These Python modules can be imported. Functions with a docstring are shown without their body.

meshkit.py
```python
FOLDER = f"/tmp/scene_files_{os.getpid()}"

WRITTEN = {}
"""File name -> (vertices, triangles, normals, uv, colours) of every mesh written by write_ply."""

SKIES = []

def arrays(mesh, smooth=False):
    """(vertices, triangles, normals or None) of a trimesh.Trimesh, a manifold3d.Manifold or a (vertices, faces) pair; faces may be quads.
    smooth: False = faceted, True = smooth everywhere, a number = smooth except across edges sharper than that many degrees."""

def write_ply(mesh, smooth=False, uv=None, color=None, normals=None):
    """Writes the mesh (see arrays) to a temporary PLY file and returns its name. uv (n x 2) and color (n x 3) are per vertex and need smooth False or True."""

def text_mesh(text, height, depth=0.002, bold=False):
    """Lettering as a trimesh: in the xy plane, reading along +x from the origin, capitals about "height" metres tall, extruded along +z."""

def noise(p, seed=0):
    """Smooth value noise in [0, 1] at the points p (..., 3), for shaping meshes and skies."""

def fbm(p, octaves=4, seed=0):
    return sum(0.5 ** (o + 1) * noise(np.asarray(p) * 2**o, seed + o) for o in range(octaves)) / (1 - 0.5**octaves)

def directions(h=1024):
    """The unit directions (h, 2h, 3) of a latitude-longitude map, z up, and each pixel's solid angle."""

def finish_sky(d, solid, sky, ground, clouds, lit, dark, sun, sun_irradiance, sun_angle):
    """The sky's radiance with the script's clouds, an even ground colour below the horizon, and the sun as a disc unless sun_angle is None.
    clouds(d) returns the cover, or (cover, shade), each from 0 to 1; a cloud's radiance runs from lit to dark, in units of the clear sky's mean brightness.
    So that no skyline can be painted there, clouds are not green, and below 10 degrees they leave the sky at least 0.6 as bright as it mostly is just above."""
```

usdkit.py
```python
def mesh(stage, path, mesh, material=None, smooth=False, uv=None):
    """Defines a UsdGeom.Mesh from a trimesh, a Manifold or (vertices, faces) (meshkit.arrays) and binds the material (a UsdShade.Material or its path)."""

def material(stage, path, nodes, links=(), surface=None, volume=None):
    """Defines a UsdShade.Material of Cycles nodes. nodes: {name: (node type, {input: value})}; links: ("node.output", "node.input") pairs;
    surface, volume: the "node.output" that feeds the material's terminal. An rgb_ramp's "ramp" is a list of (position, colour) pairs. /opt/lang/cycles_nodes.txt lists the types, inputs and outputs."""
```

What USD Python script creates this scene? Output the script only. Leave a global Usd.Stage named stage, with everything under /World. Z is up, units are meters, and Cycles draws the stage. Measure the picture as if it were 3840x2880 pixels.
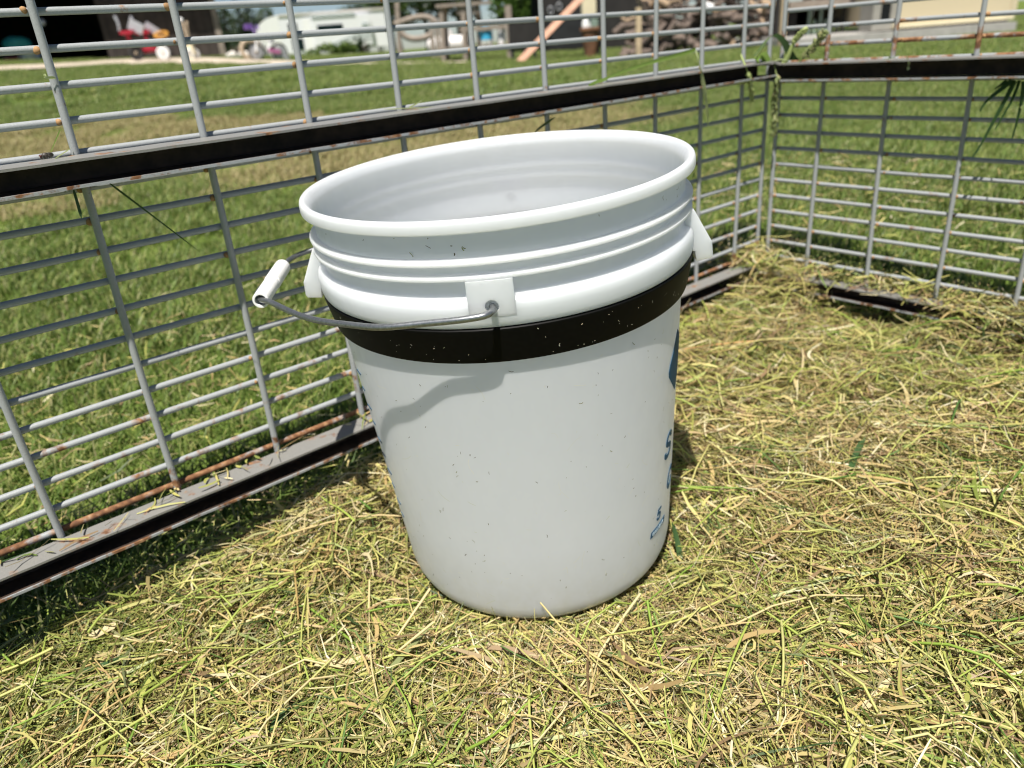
import math, random
import numpy as np, trimesh, usdkit, meshkit
from pxr import Usd, UsdGeom, UsdLux, UsdShade, Gf, Sdf, Vt
from trimesh.transformations import rotation_matrix
from shapely.geometry import Polygon

rng = np.random.default_rng(7)
random.seed(7)
stage = Usd.Stage.CreateInMemory()
UsdGeom.SetStageUpAxis(stage, 'Z')
UsdGeom.Xform.Define(stage, '/World')
UsdGeom.Scope.Define(stage, '/World/Looks')

# ------------------------------------------------------------------ camera
F_PX = 2787.56                                   # focal length in pixels of a 3840 px wide picture
EYE = np.array([0, 0, 0.45797])
RIGHT = np.array([0.99674772, -0.03370384, -0.07319855])
UP = np.array([0.08058521, 0.41687824, 0.9053831])
FWD = np.array([0.0, 0.90833726, -0.41823847])
cam = UsdGeom.Camera.Define(stage, '/World/camera')
m4 = np.eye(4)
m4[0, :3], m4[1, :3], m4[2, :3], m4[3, :3] = RIGHT, UP, -FWD, EYE
cam.AddTransformOp().Set(Gf.Matrix4d(*m4.ravel().tolist()))
cam.CreateHorizontalApertureAttr(36.0)
cam.CreateVerticalApertureAttr(27.0)
cam.CreateFocalLengthAttr(36.0 * F_PX / 3840)
cam.CreateFStopAttr(7.6)
cam.CreateFocusDistanceAttr(0.50)
cam.CreateClippingRangeAttr(Gf.Vec2f(0.02, 2000))
cam.CreateExposureAttr(0.66)

# ------------------------------------------------------------------ sky and sun
SUN = np.array([-0.106, -0.447, 1.0]); SUN /= np.linalg.norm(SUN)
dome = UsdLux.DomeLight.Define(stage, '/World/sky')
sky = usdkit.material(stage, '/World/Looks/sky_look', {
    'sky': ('sky_texture', {'sky_type': 'single_scattering', 'sun_disc': False, 'sun_elevation': math.asin(SUN[2]), 'sun_rotation': math.atan2(SUN[0], SUN[1]), 'altitude': 50.0, 'air_density': 0.7, 'aerosol_density': 0.25, 'ozone_density': 1.0}),
    'bg': ('background_shader', {'strength': 0.05})}, [('sky.color', 'bg.color')], surface='bg.background')
UsdShade.MaterialBindingAPI.Apply(dome.GetPrim()).Bind(sky)
dome.GetPrim().SetCustomDataByKey('kind', 'structure')
sun = UsdLux.DistantLight.Define(stage, '/World/sun')
sun.CreateIntensityAttr(1.25)
sun.CreateAngleAttr(0.53)
sun.CreateColorAttr(Gf.Vec3f(1.0, 0.955, 0.88))
sun.GetPrim().CreateAttribute('inputs:normalize', Sdf.ValueTypeNames.Bool).Set(True)
zax = SUN; xax = np.cross([0, 1, 0], zax); xax /= np.linalg.norm(xax); yax = np.cross(zax, xax)
m4 = np.eye(4); m4[0, :3], m4[1, :3], m4[2, :3] = xax, yax, zax
sun.AddTransformOp().Set(Gf.Matrix4d(*m4.ravel().tolist()))

# ------------------------------------------------------------------ helpers
used = {}
def numbered(path):
    if path not in used:
        used[path] = 0
        return path
    used[path] += 1
    return '%s_%03d' % (path, used[path])
def tag(p, label=None, cat=None, group=None, kind=None):
    p = p.GetPrim() if hasattr(p, 'GetPrim') else p
    for k, v in (('label', label), ('category', cat), ('group', group), ('kind', kind)):
        if v: p.SetCustomDataByKey(k, v)
    return p
def thing(name, label, cat, loc=(0, 0, 0), group=None):
    x = UsdGeom.Xform.Define(stage, numbered('/World/' + name))
    x.AddTranslateOp().Set(Gf.Vec3d(*map(float, loc)))
    p = tag(x, label, cat, group)
    ORIGIN[str(p.GetPath())] = np.array(loc, float)
    return p
ORIGIN = {}
def obj(name, mesh, material, parent=None, smooth=False):
    """mesh is in world coordinates; it becomes one Mesh prim, under parent when given"""
    if isinstance(mesh, (list,)): mesh = cat_(mesh)
    path = numbered((str(parent.GetPath()) if parent else '/World') + '/' + name)
    v, f, n = meshkit.arrays(mesh, smooth)
    if parent:
        o = ORIGIN.get(str(parent.GetPath()))
        if o is None: o = ORIGIN.get(str(parent.GetParent().GetPath()), np.zeros(3))
        v = v - o
    mm = usdkit.mesh(stage, path, (v, f), material)
    if n is not None:
        mm.CreateNormalsAttr(Vt.Vec3fArray.FromNumpy(n.astype(np.float32))); mm.SetNormalsInterpolation('vertex')
    if material.GetPath() in LEAFY: add_tone(mm, len(v), f)
    return mm.GetPrim()
LEAFY = set()
def add_tone(mm, n, f):
    """one random number per blade (per connected piece), for the leafy colour ramps"""
    e = np.vstack([f[:, [0, 1]], f[:, [1, 2]]])
    lab = trimesh.graph.connected_component_labels(e, n)
    t = np.random.default_rng(n).random(lab.max() + 1)[lab]
    UsdGeom.PrimvarsAPI(mm).CreatePrimvar('tone', Sdf.ValueTypeNames.FloatArray, 'vertex').Set(Vt.FloatArray.FromNumpy(t.astype(np.float32)))
def cat_(ms):
    return trimesh.util.concatenate([m if isinstance(m, trimesh.Trimesh) else trimesh.Trimesh(*m, process=False) for m in ms])
def box(lo, hi):
    lo, hi = np.array(lo, float), np.array(hi, float)
    b = trimesh.creation.box(np.abs(hi - lo)); b.apply_translation((lo + hi) / 2); return b
def obox(c, ax, ay, az, sx, sy, sz):
    """box centred at c with sides along given unit axes"""
    b = trimesh.creation.box((sx, sy, sz)); M = np.eye(4); M[:3, 0], M[:3, 1], M[:3, 2], M[:3, 3] = ax, ay, az, c
    b.apply_transform(M); return b
def beam(p0, p1, w, t, upv=(0, 0, 1)):
    p0, p1 = np.array(p0, float), np.array(p1, float); d = p1 - p0; L = np.linalg.norm(d); d /= L
    a = np.cross(d, upv); 
    if np.linalg.norm(a) < 1e-6: a = np.cross(d, (1, 0, 0))
    a /= np.linalg.norm(a); b = np.cross(a, d)
    return obox((p0 + p1) / 2, d, a, b, L, w, t)
def tube(pts, r, sides=8, caps=True):
    p = np.asarray(pts, float); r = np.broadcast_to(r, (len(p),)).astype(float)
    t = np.gradient(p, axis=0); t /= np.linalg.norm(t, axis=1, keepdims=True) + 1e-12
    a = np.zeros_like(p); ref = np.array([0, 0, 1.0]) if abs(t[0, 2]) < .9 else np.array([1.0, 0, 0])
    for i in range(len(p)):
        x = ref - t[i] * (ref @ t[i]); x /= np.linalg.norm(x) + 1e-12; a[i] = x; ref = x
    b = np.cross(t, a); ang = np.arange(sides) * 2 * np.pi / sides
    v = (p[:, None] + r[:, None, None] * (np.cos(ang)[None, :, None] * a[:, None] + np.sin(ang)[None, :, None] * b[:, None])).reshape(-1, 3)
    i, j = np.meshgrid(np.arange(len(p) - 1), np.arange(sides), indexing='ij'); j2 = (j + 1) % sides
    q = np.stack([i * sides + j, i * sides + j2, (i + 1) * sides + j2, (i + 1) * sides + j], -1).reshape(-1, 4)
    f = np.vstack([q[:, [0, 1, 2]], q[:, [0, 2, 3]]])
    if caps:
        n = len(v); v = np.vstack([v, p[0], p[-1]]); k = np.arange(sides); k2 = (k + 1) % sides; e = (len(p) - 1) * sides
        f = np.vstack([f, np.stack([k2, k, np.full(sides, n)], 1), np.stack([e + k, e + k2, np.full(sides, n + 1)], 1)])
    return trimesh.Trimesh(v, f, process=False)
def spline(pts, n=40):
    p = np.asarray(pts, float); from scipy.interpolate import CubicSpline
    s = np.r_[0, np.cumsum(np.linalg.norm(np.diff(p, axis=0), axis=1))]
    return CubicSpline(s, p)(np.linspace(0, s[-1], n))
def lathe(prof, n=128, c=(0, 0, 0), closed=False):
    pr = np.asarray(prof, float); ang = np.arange(n) * 2 * np.pi / n
    v = np.stack([pr[None, :, 0] * np.cos(ang)[:, None], pr[None, :, 0] * np.sin(ang)[:, None], np.broadcast_to(pr[None, :, 1], (n, len(pr)))], -1).reshape(-1, 3)
    k = len(pr); m = k if closed else k - 1; f = []
    i, j = np.meshgrid(np.arange(n), np.arange(m), indexing='ij'); i2 = (i + 1) % n; j2 = (j + 1) % k
    q = np.stack([i * k + j, i2 * k + j, i2 * k + j2, i * k + j2], -1).reshape(-1, 4)
    return trimesh.Trimesh(v + np.array(c), np.vstack([q[:, [0, 1, 2]], q[:, [0, 2, 3]]]), process=False)
def ball(c, r, sub=2, scale=(1, 1, 1)):
    b = trimesh.creation.icosphere(sub, r); b.apply_scale(scale); b.apply_translation(c); return b
def cyl(p0, p1, r, sides=20): return tube([p0, p1], r, sides)
def ray(px, py): return FWD + RIGHT * (px - 1920) / F_PX - UP * (py - 1440) / F_PX
def at(px, py, Y):
    """the point seen at a pixel of the photograph, Y metres ahead"""
    d = ray(px, py); return EYE + d * (Y / d[1])
def hit(px, py, n, c):
    d = ray(px, py); return EYE + d * ((c - EYE @ n) / (d @ n))
def smoothstep(x, a, b):
    t = np.clip((np.asarray(x, float) - a) / (b - a), 0, 1); return t * t * (3 - 2 * t)

# ------------------------------------------------------------------ places
BX, BY = 0.0164, 0.6287                          # bucket base
AX = np.array([-0.0435868, -0.0410179, 0.9982073]); BU = np.array([0.9990480, 0, 0.0436235]); BV = np.array([-0.0017893, 0.9991584, 0.0409788])
BASE = np.array([BX, BY, 0.0])
dA = np.array([math.cos(.6823), math.sin(.6823), 0]); nA = np.array([-dA[1], dA[0], 0]); A0 = np.array([-0.32704, 0.61595, 0]); cA = 0.68428
dB = np.array([math.cos(-.912), math.sin(-.912), 0]); nB = np.array([-dB[1], dB[0], 0]); B0 = np.array([0.44864, 1.22007, 0]); cB = 1.10167
EA = 0.98345                                     # the end rod of the left panel
def ground(x, y):
    x, y = np.asarray(x, float), np.asarray(y, float); d = np.hypot(x, y)
    near = .0437 * (x - BX) + .0411 * (y - BY) - .016
    near = near + .030 * smoothstep(x * nA[0] + y * nA[1], cA - .2, cA)
    t = np.where(y > .2, x / np.maximum(y, .2), np.sign(x) * 6)
    t = np.clip(t, -4, 4)
    s = np.interp(t, [-4, -2, -.6, -.32, -.237, -.104, .06, .29, .52, 4], [.03, .042, .038, .0265, .02, .014, .0095, .005, .004, .0])
    far = s * np.minimum(d, 24) + .02 * (meshkit.noise(np.stack([x * .5, y * .5, 0 * x], -1)) - .5)
    w = smoothstep(d, 1.3, 4.2)
    return near * (1 - w) * smoothstep(4.5 - d, 0, 2.5) + far * w
def gpt(x, y, up=0): return np.array([x, y, float(ground(x, y)) + up])
def inside(x, y, mA=0., mB=0.): return (x * nA[0] + y * nA[1] < cA - mA) & (x * nB[0] + y * nB[1] < cB - mB)

# ------------------------------------------------------------------ materials
def mat(name, nodes, links, surface): return usdkit.material(stage, '/World/Looks/' + name, nodes, links, surface=surface)
def plain(name, col, rough=.6, var=.15, scale=12., metal=0., bump=0., spec=.5):
    """a plain colour with a little uneven tone"""
    c = np.array(col, float)
    n = {'geo': ('geometry', {}), 'n': ('noise_texture', {'scale': scale, 'detail': 5.0, 'roughness': .6}),
         'r': ('rgb_ramp', {'ramp': [(.25, c * (1 - var)), (.75, np.minimum(c * (1 + var), 1))]}),
         'p': ('principled_bsdf', {'roughness': rough, 'metallic': metal, 'specular_ior_level': spec})}
    l = [('geo.position', 'n.vector'), ('n.fac', 'r.fac'), ('r.color', 'p.base_color')]
    if bump:
        n['b'] = ('bump', {'strength': bump, 'distance': .004}); l += [('n.fac', 'b.height'), ('b.normal', 'p.normal')]
    return mat(name, n, l, 'p.BSDF')
def leafy(name, stops, scale=None, transl=.35, rough=.5, spec=.4):
    """blades, straws and leaves: every island (one blade) takes a colour of the ramp"""
    n = {'at': ('attribute', {'attribute': 'tone'}), 'r': ('rgb_ramp', {'ramp': stops, 'interpolate': True}), 'p': ('principled_bsdf', {'roughness': rough, 'specular_ior_level': spec}),
         't': ('translucent_bsdf', {}), 'm': ('mix_closure', {'fac': transl})}
    l = [('at.fac', 'r.fac'), ('r.color', 'p.base_color'), ('r.color', 't.color'), ('p.BSDF', 'm.closure1'), ('t.BSDF', 'm.closure2')]
    m = mat(name, n, l, 'm.closure'); LEAFY.add(m.GetPath()); return m
def painted(name, rust_at, rust_soft=.06, rust_scale=38., base=(.31, .325, .33), near=(0., .04, 0.)):
    """grey paint, dusty, rusting through where a fine noise passes rust_at"""
    b = np.array(base)
    n = {'geo': ('geometry', {}), 'n1': ('noise_texture', {'scale': rust_scale, 'detail': 7.0, 'roughness': .62}), 'n2': ('noise_texture', {'scale': 900., 'detail': 3.0}), 'n3': ('noise_texture', {'scale': 160., 'detail': 4.0}),
         'mask': ('map_range', {'from_min': rust_at, 'from_max': rust_at + rust_soft, 'clamp': True}),
         'paint': ('rgb_ramp', {'ramp': [(.25, b * .86), (.55, b), (.8, b * 1.12)]}),
         'rust': ('rgb_ramp', {'ramp': [(.25, (.06, .026, .012)), (.5, (.19, .085, .035)), (.75, (.38, .22, .11))]}),
         'mix': ('mix_color', {'blend_type': 'mix'}), 'rg': ('mix_float', {'a': .42, 'b': .85}), 'sep': ('separate_xyz', {}), 'dz': ('math', {'math_type': 'subtract', 'value2': near[0]}), 'az': ('math', {'math_type': 'absolute'}), 'nr': ('map_range', {'from_min': near[1], 'from_max': .0, 'to_min': .0, 'to_max': near[2], 'clamp': True}), 'ad': ('math', {'math_type': 'add'}), 'b': ('bump', {'strength': .25, 'distance': .0006}),
         'p': ('principled_bsdf', {'specular_ior_level': .5})}
    l = [('geo.position', 'n1.vector'), ('geo.position', 'n2.vector'), ('geo.position', 'n3.vector'), ('geo.position', 'sep.vector'), ('sep.z', 'dz.value1'), ('dz.value', 'az.value1'), ('az.value', 'nr.value'), ('n1.fac', 'ad.value1'), ('nr.result', 'ad.value2'), ('ad.value', 'mask.value'), ('n2.fac', 'paint.fac'), ('n3.fac', 'rust.fac'),
         ('mask.result', 'mix.fac'), ('paint.color', 'mix.a'), ('rust.color', 'mix.b'), ('mix.result', 'p.base_color'), ('mask.result', 'rg.fac'), ('rg.result', 'p.roughness'), ('n2.fac', 'b.height'), ('b.normal', 'p.normal')]
    return mat(name, n, l, 'p.BSDF')
M = {}
M['paint'] = painted('grey_paint', .66, near=(.09, .13, .13))
M['paint_rusty'] = painted('grey_paint_rusting', .61, .08, near=(.412, .045, .2))
M['paint_low'] = painted('grey_paint_rusting_low', .55, .10)
M['paint_worn'] = painted('rusted_rod', .33, .12)
M['rail'] = painted('grey_rail_paint', .575, .09, 45., (.215, .21, .195))
M['lip'] = painted('rusty_rail_edge', .50, .08, 70.)
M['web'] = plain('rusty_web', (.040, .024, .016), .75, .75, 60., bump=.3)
M['weld'] = plain('weld_rust', (.30, .17, .075), .8, .6, 150.)
# white translucent plastic with faint scuffs and a dirty foot
M['bucket'] = mat('white_plastic', {
    'geo': ('geometry', {}), 'n1': ('noise_texture', {'scale': 9., 'detail': 4.0}), 'map': ('mapping', {'scale': (9., 9., 5.)}), 'n2': ('noise_texture', {'scale': 5., 'detail': 6.0, 'roughness': .7}),
    'r1': ('rgb_ramp', {'ramp': [(.3, (.62, .655, .69)), (.7, (.66, .69, .72))]}), 'scuff': ('map_range', {'from_min': .62, 'from_max': .75, 'clamp': True, 'to_max': .14}),
    'mx': ('mix_color', {'blend_type': 'mix', 'b': (.76, .76, .73)}), 'sep': ('separate_xyz', {}), 'foot': ('map_range', {'from_min': .075, 'from_max': -.005, 'clamp': True, 'to_max': 1.25}),
    'fm': ('math', {'math_type': 'multiply'}), 'n3': ('noise_texture', {'scale': 38., 'detail': 7., 'roughness': .7}), 'mx2': ('mix_color', {'blend_type': 'mix', 'b': (.48, .47, .36)}), 'rr': ('map_range', {'from_min': .35, 'from_max': .7, 'to_min': .29, 'to_max': .38}),
    'p': ('principled_bsdf', {'specular_ior_level': .45, 'subsurface_weight': .75, 'subsurface_scale': .0024, 'subsurface_radius': (1., 1., 1.), 'subsurface_method': 'random_walk'}), 't': ('translucent_bsdf', {'color': (.80, .83, .86)}), 'm': ('mix_closure', {'fac': .06})},
    [('geo.position', 'n1.vector'), ('geo.position', 'map.vector'), ('map.vector', 'n2.vector'), ('n1.fac', 'r1.fac'), ('n2.fac', 'scuff.value'), ('scuff.result', 'mx.fac'), ('r1.color', 'mx.a'),
     ('geo.position', 'sep.vector'), ('sep.z', 'foot.value'), ('foot.result', 'fm.value1'), ('n3.fac', 'fm.value2'), ('geo.position', 'n3.vector'), ('fm.value', 'mx2.fac'), ('mx.result', 'mx2.a'), ('mx2.result', 'p.base_color'), ('n2.fac', 'rr.value'), ('rr.result', 'p.roughness'),
     ('p.BSDF', 'm.closure1'), ('t.BSDF', 'm.closure2')], 'm.closure')
M['band'] = plain('black_band', (.0028, .0028, .0028), .5, .4, 300., spec=.10)
M['grip'] = plain('white_grip', (.82, .82, .81), .35, .03, 50.)
M['wire'] = plain('galvanised_wire', (.27, .28, .29), .36, .3, 400., metal=.85)
M['ink'] = plain('blue_ink', (.012, .075, .15), .6, .1, spec=.2)
M['ink_white'] = plain('pale_ink', (.30, .38, .43), .5, .1)
HAY = [(0, (0.494, 0.374, 0.151)), (.14, (0.369, 0.249, 0.114)), (.24, (0.551, 0.455, 0.200)), (.34, (0.462, 0.422, 0.127)), (.44, (0.322, 0.338, 0.082)), (.52, (0.444, 0.405, 0.134)), (.58, (0.146, 0.194, 0.050)), (.64, (0.300, 0.204, 0.108)), (.70, (0.193, 0.121, 0.066)), (.77, (0.479, 0.384, 0.184)), (.83, (0.056, 0.088, 0.028)), (.90, (0.591, 0.511, 0.288)), (.95, (0.651, 0.595, 0.395)), (1, (0.406, 0.302, 0.135))]
HAY_GREEN = [(0, (0.368, 0.383, 0.094)), (.18, (0.236, 0.297, 0.062)), (.3, (0.434, 0.410, 0.122)), (.42, (0.111, 0.172, 0.035)), (.52, (0.302, 0.348, 0.075)), (.6, (0.048, 0.090, 0.026)), (.68, (0.432, 0.340, 0.151)), (.76, (0.170, 0.238, 0.048)), (.84, (0.035, 0.070, 0.021)), (.92, (0.460, 0.437, 0.164)), (1, (0.286, 0.332, 0.081))]
M['hay'] = leafy('cut_hay', HAY, transl=.12)
M['hay_green'] = leafy('cut_green_hay', HAY_GREEN, transl=.18)
M['hay_long'] = leafy('hay_stalks', [(0, (.52, .51, .16)), (.2, (.34, .42, .08)), (.38, (.60, .48, .21)), (.52, (.24, .36, .05)), (.66, (.06, .14, .03)), (.76, (.50, .33, .13)), (.88, (.68, .60, .32)), (1, (.44, .46, .13))], transl=.15)
M['lawn'] = leafy('lawn_grass', [(0, (0.096, 0.162, 0.029)), (.25, (0.183, 0.269, 0.053)), (.45, (0.064, 0.116, 0.024)), (.6, (0.276, 0.336, 0.083)), (.74, (0.390, 0.390, 0.144)), (.86, (0.126, 0.205, 0.043)), (1, (0.433, 0.387, 0.207))], transl=.38)
M['lawn_dry'] = leafy('dry_grass', [(0, (.42, .33, .17)), (.35, (.30, .26, .11)), (.6, (.50, .41, .22)), (.8, (.23, .28, .075)), (1, (.36, .28, .15))], transl=.3)
M['blade'] = leafy('green_blade', [(0, (.22, .36, .07)), (1, (.30, .42, .10))], transl=.4)
M['blade_dark'] = leafy('dark_blade', [(0, (.035, .08, .025)), (1, (.06, .12, .04))], transl=.25)
M['blade_pale'] = leafy('pale_blade', [(0, (.48, .56, .25)), (1, (.55, .60, .32))], transl=.3)
M['straw_tan'] = leafy('tan_straw', [(0, (.62, .50, .28)), (1, (.66, .54, .32))], transl=.15)
M['straw_orange'] = leafy('orange_straw', [(0, (.55, .30, .12)), (1, (.60, .36, .16))], transl=.15)
M['soil'] = mat('ground_soil', {
    'geo': ('geometry', {}), 'n1': ('noise_texture', {'scale': 1.1, 'detail': 6.0, 'roughness': .6}), 'n2': ('noise_texture', {'scale': 60., 'detail': 6.0, 'roughness': .7}),
    'g': ('rgb_ramp', {'ramp': [(.3, (.10, .16, .028)), (.55, (.15, .21, .042)), (.75, (.21, .20, .075))]}), 'd': ('rgb_ramp', {'ramp': [(.3, (.35, .35, .35)), (.7, (1.2, 1.2, 1.2))]}),
    'm': ('mix_color', {'blend_type': 'multiply', 'fac': 1.}), 'p': ('principled_bsdf', {'roughness': .95, 'specular_ior_level': .1})},
    [('geo.position', 'n1.vector'), ('geo.position', 'n2.vector'), ('n1.fac', 'g.fac'), ('n2.fac', 'd.fac'), ('g.color', 'm.a'), ('d.color', 'm.b'), ('m.result', 'p.base_color')], 'p.BSDF')
M['thatch'] = plain('pen_soil', (.05, .036, .018), .95, .6, 90., spec=.1)

# ------------------------------------------------------------------ ground
rad = np.r_[0, .1 * 1.05 ** np.arange(0, 170)]; rad = rad[rad < 600]
ang = np.linspace(0, 2 * np.pi, 361)[:-1]
RR, TT = np.meshgrid(rad[1:], ang, indexing='ij')
gx, gy = RR * np.sin(TT), RR * np.cos(TT)
gv = np.vstack([[0, 0, float(ground(0, 0))], np.stack([gx, gy, ground(gx, gy)], -1).reshape(-1, 3)])
na = len(ang); i, j = np.meshgrid(np.arange(len(rad) - 2), np.arange(na), indexing='ij'); j2 = (j + 1) % na
q = np.stack([1 + i * na + j, 1 + i * na + j2, 1 + (i + 1) * na + j2, 1 + (i + 1) * na + j], -1).reshape(-1, 4)
gf = np.vstack([q[:, [0, 2, 1]], q[:, [0, 3, 2]], np.stack([np.zeros(na, int), 1 + (np.arange(na) + 1) % na, 1 + np.arange(na)], 1)])
tag(obj('ground', (gv, gf), M['soil'], smooth=True), 'green lawn sloping gently up behind the pen', kind='structure')
# bare thatch under the hay of the pen, a sheet a little above the ground
xs = np.linspace(-1.0, 1.25, 76); ys = np.linspace(-.1, 1.35, 56); X, Y = np.meshgrid(xs, ys, indexing='ij')
ok = inside(X, Y, -.02, -.02); pv = np.stack([X, Y, ground(X, Y) + .004], -1).reshape(-1, 3); nf = []
for a in range(len(xs) - 1):
    for b in range(len(ys) - 1):
        if ok[a, b] and ok[a + 1, b] and ok[a, b + 1] and ok[a + 1, b + 1]:
            k = a * len(ys) + b; nf += [[k, k + len(ys), k + len(ys) + 1], [k, k + len(ys) + 1, k + 1]]
tag(obj('pen_floor', (pv, np.array(nf)), M['thatch'], smooth=True), 'bare brown soil of the pen under the cut hay', kind='structure')
# gravel drive running past the barn
def strip(edge_a, edge_b, up, n=60):
    a = spline(edge_a, n)[:, :2]; b = spline(edge_b, n)[:, :2]; v = []
    for k in np.linspace(0, 1, 5): v.append(np.c_[a * (1 - k) + b * k, ground(*(a * (1 - k) + b * k).T) + up])
    v = np.stack(v, 1).reshape(-1, 3); f = []
    for r in range(n - 1):
        for c in range(4): k = r * 5 + c; f += [[k, k + 1, k + 6], [k, k + 6, k + 5]]
    return (v, np.array(f))
M['gravel'] = plain('pale_gravel', (.50, .42, .33), .95, .25, 6.)
M['concrete'] = plain('grey_concrete', (.36, .345, .32), .9, .2, 9.)
def on_ground(px, py):
    d = ray(px, py); t = np.geomspace(.3, 90, 6000); p = EYE + d * t[:, None]
    k = np.argmax(p[:, 2] < ground(p[:, 0], p[:, 1])); return p[k]
edge_n = [on_ground(*p) for p in ((-500, 296), (-200, 279), (0, 268), (200, 258), (380, 249), (640, 242), (860, 247), (1100, 249), (1450, 248), (1750, 240))]
edge_f = [on_ground(*p) for p in ((-500, 280), (-200, 264), (0, 252), (200, 242), (380, 231), (640, 222), (860, 224), (1100, 233), (1450, 239), (1750, 235))]
tag(obj('gravel_drive', strip(edge_n, edge_f, .03), M['gravel'], smooth=True), 'pale gravel drive in front of the barn', kind='structure')
from shapely.geometry import Point
from shapely.prepared import prep
_dp = prep(Polygon([tuple(p[:2]) for p in spline(edge_n, 60)] + [tuple(p[:2]) for p in spline(edge_f, 60)[::-1]]).buffer(.1))
def on_drive(x, y): return _dp.contains(Point(x, y))

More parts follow.
